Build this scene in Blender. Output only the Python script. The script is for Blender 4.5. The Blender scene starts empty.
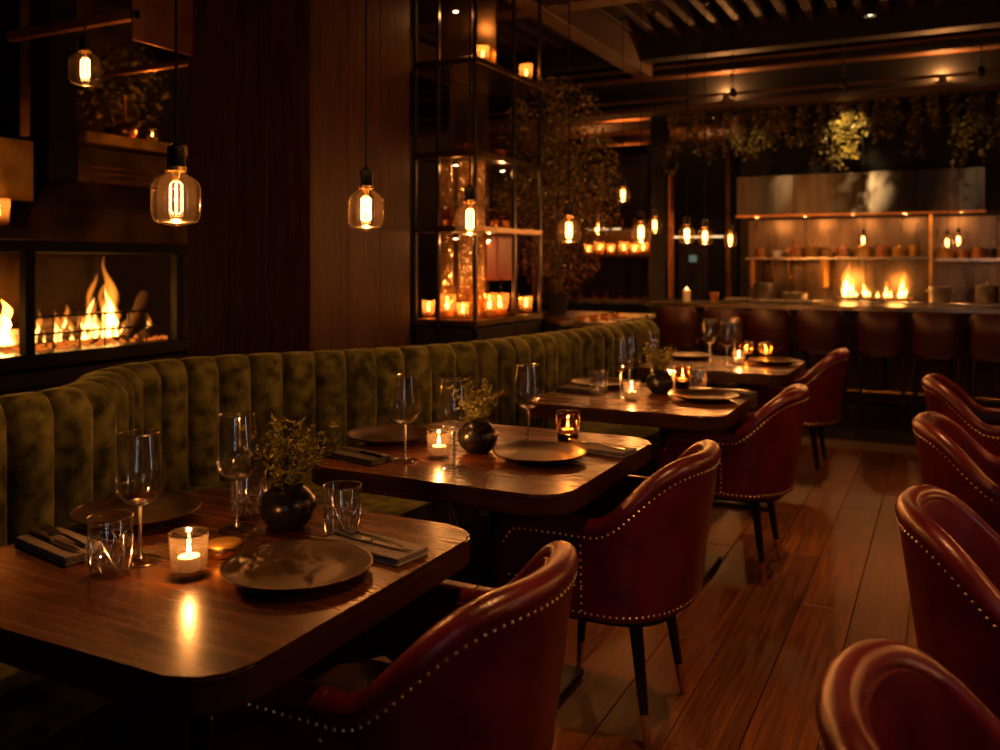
import bpy, bmesh, math, random
from mathutils import Vector, Matrix, noise as mnoise
R = random.Random(7)
ORD = 'first second third fourth fifth sixth seventh eighth ninth tenth eleventh twelfth thirteenth fourteenth fifteenth sixteenth seventeenth eighteenth nineteenth twentieth twenty-first twenty-second'.split()
PI = math.pi
sc = bpy.context.scene
COL = sc.collection

# ------------------------------------------------------------------ camera
cam_d = bpy.data.cameras.new('camera')
cam = bpy.data.objects.new('camera', cam_d); COL.objects.link(cam)
cam.location = (0, 0, 1.32)
cam.rotation_euler = (PI / 2, 0, math.radians(26.694))
cam_d.sensor_width = 36; cam_d.lens = 36 * 885 / 1000
cam_d.shift_y = -0.113
cam_d.clip_start = 0.05; cam_d.clip_end = 100
cam_d.dof.use_dof = True; cam_d.dof.focus_distance = 1.95; cam_d.dof.aperture_fstop = 3.4
sc.camera = cam

# ------------------------------------------------------------------ world (dusk sky outside the windows)
w = bpy.data.worlds.new('dusk'); sc.world = w; w.use_nodes = True
bg = w.node_tree.nodes['Background']; bg.inputs[0].default_value = (0.84, 0.80, 0.76, 1); bg.inputs[1].default_value = 6.5

# ------------------------------------------------------------------ exposure
vs = sc.view_settings
vs.view_transform = 'Standard'; vs.look = 'None'; vs.exposure = 0.0; vs.gamma = 1.0; vs.use_curve_mapping = False
cy = sc.cycles
cy.use_denoising = True; cy.max_bounces = 8; cy.diffuse_bounces = 3; cy.glossy_bounces = 4
cy.transmission_bounces = 6; cy.transparent_max_bounces = 24; cy.sample_clamp_indirect = 4.0
cy.caustics_reflective = False; cy.caustics_refractive = False

WARM = (1.0, 0.385, 0.105); CANDLE = (1.0, 0.35, 0.075); FIRE = (1.0, 0.32, 0.05)
KP, KC, KD = 2.3, 3.4, 2.3      # brightness of the pendants, candles and downlights

# ------------------------------------------------------------------ materials
MATS = {}
def new_mat(name):
    m = bpy.data.materials.new(name); m.use_nodes = True
    nt = m.node_tree; nt.nodes.clear()
    out = nt.nodes.new('ShaderNodeOutputMaterial'); MATS[name] = m
    return m, nt, out
def N(nt, typ, **kw):
    n = nt.nodes.new(typ)
    for k, v in kw.items(): setattr(n, k, v)
    return n
def c4(c): return (c[0], c[1], c[2], 1)
def surf(name, c1, c2=None, rough=.5, metal=0, nscale=8, stretch=(1, 1, 1), bump=0, bscale=None, detail=4, coat=0, coat_r=.2,
         sheen=0, sheen_r=.4, sheen_c=None, spec=.5, rnd=0, rrange=0, ramp=(.35, .65), distort=0, world=False):
    """principled surface with a noise-driven colour, roughness and relief"""
    m, nt, out = new_mat(name)
    p = N(nt, 'ShaderNodeBsdfPrincipled'); nt.links.new(p.outputs[0], out.inputs[0])
    p.inputs['Roughness'].default_value = rough; p.inputs['Metallic'].default_value = metal
    p.inputs['Coat Weight'].default_value = coat; p.inputs['Coat Roughness'].default_value = coat_r
    p.inputs['Sheen Weight'].default_value = sheen; p.inputs['Sheen Roughness'].default_value = sheen_r
    if sheen_c: p.inputs['Sheen Tint'].default_value = c4(sheen_c)
    p.inputs['Specular IOR Level'].default_value = spec
    tc = N(nt, 'ShaderNodeTexCoord'); mp = N(nt, 'ShaderNodeMapping'); mp.inputs['Scale'].default_value = stretch
    nt.links.new(N(nt, 'ShaderNodeNewGeometry').outputs['Position'] if world else tc.outputs['Object'], mp.inputs[0])
    vec = mp.outputs[0]
    if rnd:
        oi = N(nt, 'ShaderNodeObjectInfo'); mul = N(nt, 'ShaderNodeMath', operation='MULTIPLY'); mul.inputs[1].default_value = 37
        nt.links.new(oi.outputs['Random'], mul.inputs[0])
        va = N(nt, 'ShaderNodeVectorMath', operation='ADD'); nt.links.new(vec, va.inputs[0]); nt.links.new(mul.outputs[0], va.inputs[1]); vec = va.outputs[0]
    nz = N(nt, 'ShaderNodeTexNoise'); nz.inputs['Scale'].default_value = nscale; nz.inputs['Detail'].default_value = detail
    nz.inputs['Distortion'].default_value = distort
    nt.links.new(vec, nz.inputs['Vector'])
    if c2:
        cr = N(nt, 'ShaderNodeValToRGB'); cr.color_ramp.elements[0].position = ramp[0]; cr.color_ramp.elements[1].position = ramp[1]
        cr.color_ramp.elements[0].color = c4(c1); cr.color_ramp.elements[1].color = c4(c2)
        nt.links.new(nz.outputs['Fac'], cr.inputs[0]); colour = cr.outputs[0]
        if rnd:
            hs = N(nt, 'ShaderNodeHueSaturation'); mr = N(nt, 'ShaderNodeMapRange'); mr.inputs['To Min'].default_value = 1 - rnd; mr.inputs['To Max'].default_value = 1 + rnd
            nt.links.new(oi.outputs['Random'], mr.inputs[0]); nt.links.new(mr.outputs[0], hs.inputs['Value']); nt.links.new(colour, hs.inputs['Color']); colour = hs.outputs[0]
        nt.links.new(colour, p.inputs['Base Color'])
    else: p.inputs['Base Color'].default_value = c4(c1)
    if rrange:
        mr = N(nt, 'ShaderNodeMapRange'); mr.inputs['To Min'].default_value = max(0.02, rough - rrange); mr.inputs['To Max'].default_value = rough + rrange
        nt.links.new(nz.outputs['Fac'], mr.inputs[0]); nt.links.new(mr.outputs[0], p.inputs['Roughness'])
    if bump:
        nb = nz
        if bscale:
            nb = N(nt, 'ShaderNodeTexNoise'); nb.inputs['Scale'].default_value = bscale; nb.inputs['Detail'].default_value = 3; nt.links.new(vec, nb.inputs['Vector'])
        b = N(nt, 'ShaderNodeBump'); b.inputs['Strength'].default_value = bump; b.inputs['Distance'].default_value = .01
        nt.links.new(nb.outputs['Fac'], b.inputs['Height']); nt.links.new(b.outputs[0], p.inputs['Normal'])
    return m
def thin_glass(name, tint=(1, 1, 1), ior=1.5, rough=0.0, bump=0, bscale=60, boost=1.0):
    """a pane or blown shell: clear film with Fresnel reflections on it"""
    m, nt, out = new_mat(name)
    t = N(nt, 'ShaderNodeBsdfTransparent'); t.inputs[0].default_value = c4(tint)
    g = N(nt, 'ShaderNodeBsdfGlossy'); g.inputs['Roughness'].default_value = rough
    lw = N(nt, 'ShaderNodeLayerWeight'); lw.inputs[0].default_value = .5
    pw = N(nt, 'ShaderNodeMath', operation='POWER'); pw.inputs[1].default_value = 5.0; nt.links.new(lw.outputs['Facing'], pw.inputs[0])
    f = N(nt, 'ShaderNodeMath', operation='MULTIPLY_ADD'); f.inputs[1].default_value = .55; f.inputs[2].default_value = min(.4, boost * ((ior - 1) / (ior + 1)) ** 2)
    nt.links.new(pw.outputs[0], f.inputs[0])
    mx = N(nt, 'ShaderNodeMixShader')
    mu = N(nt, 'ShaderNodeMath', operation='MULTIPLY', use_clamp=True); mu.inputs[1].default_value = 1.0
    nt.links.new(f.outputs[0], mu.inputs[0]); nt.links.new(mu.outputs[0], mx.inputs[0])
    nt.links.new(t.outputs[0], mx.inputs[1]); nt.links.new(g.outputs[0], mx.inputs[2]); nt.links.new(mx.outputs[0], out.inputs[0])
    if bump:
        tc = N(nt, 'ShaderNodeTexCoord'); vo = N(nt, 'ShaderNodeTexVoronoi'); vo.inputs['Scale'].default_value = bscale
        nt.links.new(tc.outputs['Object'], vo.inputs['Vector'])
        b = N(nt, 'ShaderNodeBump'); b.inputs['Strength'].default_value = bump; b.inputs['Distance'].default_value = .01
        nt.links.new(vo.outputs['Distance'], b.inputs['Height']); nt.links.new(b.outputs[0], g.inputs['Normal']); nt.links.new(b.outputs[0], lw.inputs['Normal'])
    return m
def real_glass(name, col=(1, 1, 1), ior=1.5):
    m, nt, out = new_mat(name)
    g = N(nt, 'ShaderNodeBsdfGlass'); g.inputs['Color'].default_value = c4(col); g.inputs['Roughness'].default_value = 0; g.inputs['IOR'].default_value = ior
    nt.links.new(g.outputs[0], out.inputs[0]); return m
def glow(name, col, strength):
    m, nt, out = new_mat(name)
    e = N(nt, 'ShaderNodeEmission'); e.inputs[0].default_value = c4(col); e.inputs[1].default_value = strength
    nt.links.new(e.outputs[0], out.inputs[0]); return m
def flame_vol(name, col, strength):
    m, nt, out = new_mat(name)
    e = N(nt, 'ShaderNodeEmission'); e.inputs[0].default_value = c4(col); e.inputs[1].default_value = strength
    nt.links.new(e.outputs[0], out.inputs['Volume']); return m

surf('table_wood', (.024, .0070, .0018), (.118, .037, .0080), rough=.27, nscale=3.2, stretch=(.8, 20, 10), detail=7, coat=.12, coat_r=.18, spec=.42, rrange=.03, rnd=.10, ramp=(.30, .72))
surf('table_edge', (.016, .0050, .0014), (.042, .0135, .0034), rough=.30, nscale=2.5, stretch=(1.2, 1.2, 40), detail=5, spec=.42)
surf('plank_wood', (.048, .0150, .0034), (.190, .062, .0125), rough=.38, nscale=5, stretch=(15, .9, 15), bump=.14, detail=8, rrange=.12, distort=.8, rnd=.30, ramp=(.3, .72))
surf('pillar_wood', (.010, .0034, .0012), (.044, .0140, .0044), rough=.55, spec=.22, nscale=4, stretch=(20, 20, .8), bump=.10, detail=7, rnd=.25, distort=.5)
surf('ceiling_wood', (.013, .0062, .003), (.036, .0165, .0075), rough=.65, spec=.25, nscale=4, stretch=(14, .8, 14), bump=.12, detail=6, rnd=.3)
surf('beam_wood', (.026, .0115, .0046), (.080, .034, .0125), rough=.5, nscale=4, stretch=(.8, 12, 12), bump=.15, detail=6, rnd=.2)
surf('velvet', (.016, .018, .0055), (.100, .102, .030), rough=.8, nscale=17, detail=8, sheen=.5, sheen_r=.30, sheen_c=(.65, .72, .30), spec=.12, bump=.12, bscale=35, ramp=(.36, .66), world=True)
surf('leather', (.058, .0040, .0105), (.112, .0080, .0185), rough=.30, nscale=9, detail=5, bump=.10, bscale=140, coat=.12, coat_r=.3, rrange=.08, rnd=.10)
surf('leather_dark', (.026, .0025, .0032), (.048, .0048, .0056), rough=.42, nscale=9, detail=5, bump=.10, bscale=140, rrange=.08, rnd=.1)
surf('black_paint', (.006, .006, .007), rough=.35)
surf('black_matte', (.006, .0055, .005), rough=.75, spec=.25)
surf('dark_steel', (.020, .020, .022), (.045, .045, .05), rough=.4, metal=.7, nscale=5, detail=5, rrange=.12)
surf('bronze', (.055, .032, .014), (.13, .075, .03), rough=.34, metal=.9, nscale=4, detail=6, rrange=.14)
surf('brass', (.55, .33, .10), (.75, .48, .17), rough=.25, metal=1, nscale=20)
surf('nail_brass', (.62, .48, .28), rough=.42, metal=1)
surf('brass_worn', (.30, .17, .04), (.75, .45, .12), rough=.44, metal=.85, nscale=5, detail=6, rrange=.12)
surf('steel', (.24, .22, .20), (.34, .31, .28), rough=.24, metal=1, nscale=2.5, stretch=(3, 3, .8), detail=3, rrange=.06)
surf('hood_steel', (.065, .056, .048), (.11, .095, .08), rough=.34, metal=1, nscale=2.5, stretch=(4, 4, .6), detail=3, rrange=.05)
surf('cutlery_steel', (.50, .48, .46), rough=.18, metal=1)
surf('plate_glaze', (.012, .0062, .0022), (.056, .027, .0068), rough=.40, metal=.45, nscale=14, detail=3, ramp=(.15, .85), coat=.12, coat_r=.2, rnd=.1, spec=.4)
surf('vase_black', (.006, .005, .0045), (.012, .010, .008), rough=.26, nscale=30, spec=.4)
surf('linen', (.15, .135, .125), (.22, .20, .185), rough=.9, nscale=60, bump=.25, bscale=260)
surf('linen_dark', (.018, .017, .018), (.035, .033, .034), rough=.9, nscale=60, bump=.25, bscale=260)
surf('plaster', (.020, .014, .010), (.045, .03, .02), rough=.85, nscale=3, bump=.2, detail=6)
surf('slate_floor', (.012, .0105, .010), (.028, .024, .021), rough=.45, nscale=4, bump=.1, detail=6, rrange=.1)
surf('threshold_stone', (.10, .075, .055), (.16, .12, .09), rough=.5, nscale=14, bump=.1)
surf('counter_stone', (.05, .042, .035), (.13, .11, .09), rough=.28, nscale=7, detail=8, rrange=.08)
surf('wax', (.80, .72, .58), rough=.5)
surf('ceramic', (.55, .50, .44), rough=.35)
surf('pan_steel', (.55, .50, .45), (.68, .62, .56), rough=.38, metal=.9, nscale=9)
surf('copper', (.55, .24, .10), (.70, .34, .15), rough=.36, metal=.9, nscale=9, rrange=.08)
surf('leaf_green', (.10, .105, .010), (.36, .33, .045), rough=.5, nscale=14, detail=2)
surf('leaf_vine', (.05, .045, .010), (.20, .15, .03), rough=.33, nscale=9, detail=2)
surf('leaf_red', (.08, .014, .012), (.16, .085, .022), rough=.33, nscale=5, detail=3)
surf('stem', (.045, .028, .012), rough=.7)
surf('log_bark', (.018, .011, .007), (.06, .03, .015), rough=.9, nscale=10, bump=.8)
surf('brick', (.012, .007, .005), (.035, .018, .011), rough=.85, nscale=9, bump=.4, rnd=.25)
surf('oxblood_panel', (.12, .008, .004), (.18, .014, .007), rough=.4, nscale=5)
surf('amber_liquor', (.25, .10, .02), rough=.15)
thin_glass('glass', (1, 1, 1), 1.5, boost=5.0, rough=.045)
thin_glass('votive_glass', (1, 1, 1), 1.5, boost=4.0, rough=.06)
surf('splash_steel', (.07, .053, .038), (.13, .10, .072), rough=.28, metal=1, nscale=2.5, stretch=(3, 3, .8), detail=3, rrange=.06)
thin_glass('bulb_glass', (1.0, .86, .68), 1.5, rough=.03, boost=2.6)
def film(name, fac, col):
    nt = MATS[name].node_tree; out = [n for n in nt.nodes if n.type == 'OUTPUT_MATERIAL'][0]; src = out.inputs[0].links[0].from_socket
    d = N(nt, 'ShaderNodeBsdfTranslucent'); d.inputs[0].default_value = c4(col); mx = N(nt, 'ShaderNodeMixShader'); mx.inputs[0].default_value = fac
    nt.links.new(src, mx.inputs[1]); nt.links.new(d.outputs[0], mx.inputs[2]); nt.links.new(mx.outputs[0], out.inputs[0])
film('bulb_glass', .0016, (1, .7, .4))      # amber translucence that gives the clear bulb its hazy glow
thin_glass('frosted_glass', (.95, .75, .50), 1.5, boost=2.0); film('frosted_glass', .07, (1.0, .80, .52))
thin_glass('amber_glass', (.90, .68, .42), 1.5, boost=2.2)
thin_glass('smoke_glass', (.30, .24, .20), 1.5)
def pebbled(name):
    m, nt, out = new_mat(name)
    tc = N(nt, 'ShaderNodeTexCoord'); vo = N(nt, 'ShaderNodeTexVoronoi'); vo.inputs['Scale'].default_value = 38; nt.links.new(tc.outputs['Object'], vo.inputs['Vector'])
    b = N(nt, 'ShaderNodeBump'); b.inputs['Strength'].default_value = 1.0; b.inputs['Distance'].default_value = .02; nt.links.new(vo.outputs['Distance'], b.inputs['Height'])
    tl = N(nt, 'ShaderNodeBsdfTranslucent'); tl.inputs[0].default_value = (.55, .36, .16, 1); gl = N(nt, 'ShaderNodeBsdfGlossy'); gl.inputs['Roughness'].default_value = .14; gl.inputs[0].default_value = (.8, .65, .45, 1)
    tp = N(nt, 'ShaderNodeBsdfTransparent'); tp.inputs[0].default_value = (.6, .45, .28, 1)
    for n in (tl, gl): nt.links.new(b.outputs[0], n.inputs['Normal'])
    m1 = N(nt, 'ShaderNodeMixShader'); m1.inputs[0].default_value = .35; m2 = N(nt, 'ShaderNodeMixShader'); m2.inputs[0].default_value = .28
    nt.links.new(tl.outputs[0], m1.inputs[1]); nt.links.new(gl.outputs[0], m1.inputs[2]); nt.links.new(m1.outputs[0], m2.inputs[1]); nt.links.new(tp.outputs[0], m2.inputs[2]); nt.links.new(m2.outputs[0], out.inputs[0])
pebbled('ribbed_glass')
thin_glass('pane_glass', (.92, .95, 1), 1.45)
real_glass('crystal')
thin_glass('foot_glass', (.99, .99, .99), 1.5, rough=.05, boost=1.2)
def cut_glass(name):
    m, nt, out = new_mat(name)
    g = N(nt, 'ShaderNodeBsdfGlossy'); g.inputs['Roughness'].default_value = .17; t = N(nt, 'ShaderNodeBsdfTransparent'); mx = N(nt, 'ShaderNodeMixShader'); mx.inputs[0].default_value = .72
    nt.links.new(t.outputs[0], mx.inputs[1]); nt.links.new(g.outputs[0], mx.inputs[2]); nt.links.new(mx.outputs[0], out.inputs[0])
film('votive_glass', .010, (1, .85, .65))  # translucent layer put on the clear cups to make them look aglow
cut_glass('cut_glass')
thin_glass('stem_glass', (.98, .97, .95), 1.5, boost=2.5, rough=.12)
def brushed(name, amount, rot):
    nt = MATS[name].node_tree; p = [n for n in nt.nodes if n.type == 'BSDF_PRINCIPLED'][0]
    p.inputs['Anisotropic'].default_value = amount; p.inputs['Anisotropic Rotation'].default_value = rot
    tg = N(nt, 'ShaderNodeTangent', direction_type='RADIAL', axis='Z'); nt.links.new(tg.outputs[0], p.inputs['Tangent'])
brushed('hood_steel', .9, .25)
glow('filament', (1.0, .50, .16), 17); glow('candle_flame', (1.0, .52, .16), 34); glow('ember', (1.0, .20, .02), .8)
glow('spot_lens', (1.0, .72, .42), 14); glow('strip_light', (1.0, .62, .30), 1.6); glow('screen_green', (.45, .62, .45), .2)
flame_vol('flame_outer', (1.0, .26, .022), 26); flame_vol('flame_inner', (1.0, .48, .10), 300)

# ------------------------------------------------------------------ mesh helpers
def b_box(bm, x0, x1, y0, y1, z0, z1, bev=0, seg=2):
    vs = [bm.verts.new((x, y, z)) for z in (z0, z1) for y in (y0, y1) for x in (x0, x1)]
    fs = [(0, 2, 3, 1), (4, 5, 7, 6), (0, 1, 5, 4), (2, 6, 7, 3), (0, 4, 6, 2), (1, 3, 7, 5)]
    faces = [bm.faces.new([vs[i] for i in f]) for f in fs]
    if bev:
        es = list({e for f in faces for e in f.edges})
        bmesh.ops.bevel(bm, geom=es, offset=bev, segments=seg, affect='EDGES', profile=.5)
    return bm
def b_lathe(bm, prof, n=24, cx=0, cy=0, z0=0, close=False, m=None):
    rings = []
    for r, z in prof:
        if r < 1e-6: rings.append([bm.verts.new((cx, cy, z0 + z))])
        else: rings.append([bm.verts.new((cx + r * math.cos(2 * PI * i / n), cy + r * math.sin(2 * PI * i / n), z0 + z)) for i in range(n)])
    pairs = list(zip(rings[:-1], rings[1:]))
    if close: pairs.append((rings[-1], rings[0]))
    for a, b in pairs:
        for i in range(n):
            j = (i + 1) % n
            if len(a) == 1 and len(b) == 1: continue
            if len(a) == 1: f = (a[0], b[j], b[i])
            elif len(b) == 1: f = (a[i], a[j], b[0])
            else: f = (a[i], a[j], b[j], b[i])
            bm.faces.new(f)
    if m:
        bmesh.ops.transform(bm, matrix=m, verts=[v for r in rings for v in r])
    return bm
def b_tube(bm, pts, rad, n=6, caps=True):
    pts = [Vector(p) for p in pts]; rings = []
    for k, p in enumerate(pts):
        t = (pts[min(k + 1, len(pts) - 1)] - pts[max(k - 1, 0)]).normalized()
        ref = Vector((0, 0, 1)) if abs(t.z) < .92 else Vector((1, 0, 0))
        u = t.cross(ref).normalized(); v = t.cross(u)
        r = rad[k] if isinstance(rad, (list, tuple)) else rad
        rings.append([bm.verts.new(p + u * (r * math.cos(2 * PI * i / n)) + v * (r * math.sin(2 * PI * i / n))) for i in range(n)])
    for a, b in zip(rings[:-1], rings[1:]):
        for i in range(n): bm.faces.new((a[i], a[(i + 1) % n], b[(i + 1) % n], b[i]))
    if caps:
        bm.faces.new(rings[0][::-1]); bm.faces.new(rings[-1])
    return bm
def b_prism(bm, poly, z0, z1):
    lo = [bm.verts.new((x, y, z0)) for x, y in poly]; hi = [bm.verts.new((x, y, z1)) for x, y in poly]
    n = len(poly)
    bm.faces.new(lo[::-1]); bm.faces.new(hi)
    for i in range(n): bm.faces.new((lo[i], lo[(i + 1) % n], hi[(i + 1) % n], hi[i]))
    return bm
def rrect(x0, x1, y0, y1, r, n=8):
    out = []
    for cx, cy, a in ((x1 - r, y1 - r, 0), (x0 + r, y1 - r, 90), (x0 + r, y0 + r, 180), (x1 - r, y0 + r, 270)):
        for k in range(n + 1):
            t = math.radians(a + 90 * k / n); out.append((cx + r * math.cos(t), cy + r * math.sin(t)))
    return out
def leaf(bm, p, d, size, wid=.45, up=None):
    d = Vector(d).normalized(); up = Vector(up) if up else Vector((R.uniform(-1, 1), R.uniform(-1, 1), R.uniform(-1, 1)))
    s = d.cross(up)
    if s.length < 1e-3: s = d.cross(Vector((0, 0, 1.1)))
    s.normalize(); nrm = s.cross(d); p = Vector(p)
    a = bm.verts.new(p); b = bm.verts.new(p + d * size * .5 + s * size * wid * .5 + nrm * size * .08)
    c = bm.verts.new(p + d * size); e = bm.verts.new(p + d * size * .5 - s * size * wid * .5 + nrm * size * .08)
    bm.faces.new((a, b, c)); bm.faces.new((a, c, e))
def fin(bm, name, smooth=False, auto=None):
    bmesh.ops.recalc_face_normals(bm, faces=bm.faces[:])
    me = bpy.data.meshes.new(name); bm.to_mesh(me); bm.free()
    if smooth:
        me.polygons.foreach_set('use_smooth', [True] * len(me.polygons))
        if auto: me.set_sharp_from_angle(angle=math.radians(auto))
    return me
def obj(name, bm, mat, parent=None, loc=(0, 0, 0), rot=(0, 0, 0), smooth=False, auto=40, kind=None):
    me = bm if isinstance(bm, bpy.types.Mesh) else fin(bm, name, smooth, auto)
    if not me.materials: me.materials.append(MATS[mat])
    o = bpy.data.objects.new(name, me); COL.objects.link(o)
    o.location = loc; o.rotation_euler = rot
    if parent: o.parent = parent
    if kind: o['kind'] = kind
    return o
def tag(o, label, cat, group=None):
    o['label'] = label; o['category'] = cat
    if group: o['group'] = group
    return o
def thing(name, label, cat, loc=(0, 0, 0), rz=0, group=None):
    o = bpy.data.objects.new(name, None); COL.objects.link(o); o.empty_display_size = .05
    o.location = loc; o.rotation_euler = (0, 0, rz)
    return tag(o, label, cat, group)
def struct(name, bm, mat, label=None, **kw):
    o = obj(name, bm, mat, **kw); o['kind'] = 'structure'
    o['label'] = label or name.replace('_', ' '); 
    return o
def dup(root, label, loc=None, rz=None, group=None, scale=None):
    r = root.copy(); COL.objects.link(r)
    if loc is not None: r.location = loc
    if rz is not None: r.rotation_euler = (0, 0, rz)
    if scale: r.scale = (scale,) * 3
    r['label'] = label
    if group: r['group'] = group
    for ch in list(root.children):
        c = ch.copy(); COL.objects.link(c); c.parent = r
        for g in list(ch.children):
            d = g.copy(); COL.objects.link(d); d.parent = c
    return r
class Proto:
    """the first placement moves the model thing itself, each later one copies it with its parts"""
    def __init__(s, fn): s.fn = fn; s.o = None
    def __call__(s, label, loc, rz=0, group=None, scale=None):
        if s.o is None:
            s.o = s.fn(); s.o.location = loc; s.o.rotation_euler = (0, 0, rz); s.o['label'] = label
            if group: s.o['group'] = group
            if scale: s.o.scale = (scale,) * 3
            return s.o
        return dup(s.o, label, loc, rz, group, scale)
def point(name, parent, loc, watts, col=WARM, radius=.02):
    l = bpy.data.lights.new(name, 'POINT'); l.energy = watts; l.color = col; l.shadow_soft_size = radius
    o = bpy.data.objects.new(name, l); COL.objects.link(o); o.location = loc
    if parent: o.parent = parent
    return o
def spot(name, parent, loc, target, watts, angle=60, blend=.6, col=WARM, radius=.03):
    l = bpy.data.lights.new(name, 'SPOT'); l.energy = watts; l.color = col; l.shadow_soft_size = radius
    l.spot_size = math.radians(angle); l.spot_blend = blend
    o = bpy.data.objects.new(name, l); COL.objects.link(o); o.location = loc
    base = Vector(parent.location) if parent else Vector((0, 0, 0))
    o.rotation_euler = (Vector(target) - base - Vector(loc)).to_track_quat('-Z', 'Y').to_euler()
    if parent: o.parent = parent
    return o
def smooth01(t): t = max(0, min(1, t)); return t * t * (3 - 2 * t)

# ================================================================== THE ROOM
bm = bmesh.new(); b_box(bm, -6.2, 3.2, -2.5, 13, -.12, -.02)
floor = struct('floor', bm, 'black_matte', 'dark wood plank floor of the dining room')
PW = .19; i = 0
pl_mesh = fin(b_box(bmesh.new(), -PW / 2 + .0012, PW / 2 - .0012, -.5, .5, -.02, 0, .0016, 1), 'plank'); pl_mesh.materials.append(MATS['plank_wood'])
rest = bmesh.new()
nrow = int(9.4 / PW)
for r in range(nrow):
    x = -6.2 + PW * (r + .5); y = -2.5 - R.uniform(0, 1.5)
    while y < 6.69:
        L = R.choice((1.5, 1.8, 2.1, 2.4)); y0, y1 = max(y, -2.5), min(y + L, 6.69); y += L
        if y1 - y0 < .1: continue
        if -1.95 < x < 1.2 and y1 > .3:
            o = obj('plank', pl_mesh, 'plank_wood', floor, (x, (y0 + y1) / 2, R.uniform(-.0006, .0006))); o.scale = (1, y1 - y0 - .002, 1)
        else: b_box(rest, x - PW / 2 + .0012, x + PW / 2 - .0012, y0 + .001, y1 - .001, -.02, 0)
obj('plank_field', rest, 'plank_wood', floor, kind='stuff')
bm = bmesh.new(); b_box(bm, -6.2, 3.2, 6.692, 6.99, -.02, .004, .002, 1)
obj('threshold', bm, 'threshold_stone', floor)
ti = fin(b_box(bmesh.new(), -.397, .397, -.397, .397, -.02, 0, .003, 1), 'tile'); ti.materials.append(MATS['slate_floor'])
tr = bmesh.new()
for a in range(12):
    for b in range(8):
        x, y = -6.2 + .8 * (a + .5), 7.0 + .8 * (b + .5)
        if x > 3: continue
        if b < 2: obj('tile', ti, 'slate_floor', floor, (x, y, 0))
        else: b_box(tr, x - .397, x + .397, y - .397, y + .397, -.02, 0)
obj('tile_field', tr, 'slate_floor', floor, kind='stuff')

# walls
bm = bmesh.new(); b_box(bm, -6.4, -6.2, -2.5, 13, -.12, 3.6); struct('wall_left', bm, 'plaster', 'dark plaster wall behind the fireplace')
bm = bmesh.new(); b_box(bm, -6.4, 3.4, 13, 13.2, -.12, 3.6); struct('wall_far', bm, 'plaster', 'dark wall at the far end of the room')
def wall_with_windows(name, label, lo, hi, wins, z0, z1, along_x, p0, p1):
    bm = bmesh.new()
    def bx(u0, u1, a, b): b_box(bm, u0, u1, p0, p1, a, b) if along_x else b_box(bm, p0, p1, u0, u1, a, b)
    bx(lo, hi, -.12, z0); bx(lo, hi, z1, 3.6)
    ys = [lo] + [v for ab in wins for v in ab] + [hi]
    for k in range(0, len(ys), 2): bx(ys[k], ys[k + 1], z0, z1)
    return struct(name, bm, 'plaster', label)
WZ0, WZ1 = .70, 2.80
BW = [(.80, 1.02), (1.62, 1.84)]; RW = [(2.1, 2.3)]
wall_with_windows('wall_back', 'dark wall with slim windows behind the viewer', -6.4, 3.4, BW, WZ0, WZ1, True, -2.7, -2.5)
wall_with_windows('wall_right', 'dark wall with slim windows beyond the tables across the aisle', -2.5, 13, RW, WZ0, WZ1, False, 3.2, 3.4)
for k, (a, b, ax) in enumerate([w_ + (True,) for w_ in BW] + [w_ + (False,) for w_ in RW]):
    def slab(bm, u0, u1, z0, z1, d0, d1):
        return b_box(bm, u0, u1, -2.62 + d0, -2.62 + d1, z0, z1) if ax else b_box(bm, 3.24 + d0, 3.24 + d1, u0, u1, z0, z1)
    bm = bmesh.new()
    for (u0, u1, z0, z1) in ((a, a + .03, WZ0, WZ1), (b - .03, b, WZ0, WZ1), (a + .03, b - .03, WZ0, WZ0 + .03), (a + .03, b - .03, WZ1 - .03, WZ1)): slab(bm, u0, u1, z0, z1, 0, .08)
    wf = struct('window_%d' % (k + 1), bm, 'black_paint', 'slim black framed window behind the viewer, %s' % ('nearer the corner aisle', 'nearer the corner')[k] if ax else 'slim black framed window beyond the tables across the aisle, %s' % ('nearer', 'farther')[k - 2])
    m = a + (b - a) * .62
    for (u0, u1) in ((a + .03, m - .012), (m + .012, b - .03)):
        obj('pane', slab(bmesh.new(), u0, u1, WZ0 + .03, WZ1 - .03, .035, .041), 'pane_glass', wf)
    obj('muntin', slab(bmesh.new(), m - .012, m + .012, WZ0 + .03, WZ1 - .03, .02, .06), 'black_paint', wf)

# ceiling: deck, joists along the room, cross beams over the bar
bm = bmesh.new(); b_box(bm, -6.4, 3.4, -2.7, 13.2, 3.46, 3.6)
ceil = struct('ceiling', bm, 'ceiling_wood', 'dark timber ceiling with open joists')
jm = fin(b_box(bmesh.new(), -.032, .032, -2.5, 7.72, 3.32, 3.46, .004, 1), 'joist'); jm.materials.append(MATS['ceiling_wood'])
for k in range(50): obj('joist', jm, 'ceiling_wood', ceil, (-6.0 + .186 * k, 0, 0))
jm2 = fin(b_box(bmesh.new(), -.032, .032, 8.3, 13, 3.32, 3.46, .004, 1), 'joist'); jm2.materials.append(MATS['ceiling_wood'])
for k in range(20): obj('joist', jm2, 'ceiling_wood', ceil, (-6.0 + .186 * k, 0, 0))
def beam(x0, x1, y0, y1, z0, z1, mat='beam_wood', name='beam', bev=.008): return obj(name, b_box(bmesh.new(), x0, x1, y0, y1, z0, z1, bev, 1), mat, ceil)
beam(-6.2, 3.2, 7.70, 7.88, 3.14, 3.46, 'black_matte')
beam(-6.2, 3.2, 8.10, 8.30, 3.135, 3.165); beam(-6.2, 3.2, 8.17, 8.23, 3.085, 3.135, 'dark_steel', 'beam_web'); beam(-6.2, 3.2, 8.12, 8.28, 3.055, 3.085)
beam(-6.2, 3.2, 8.26, 8.46, 2.80, 3.46, 'black_matte', 'bulkhead')
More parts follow.
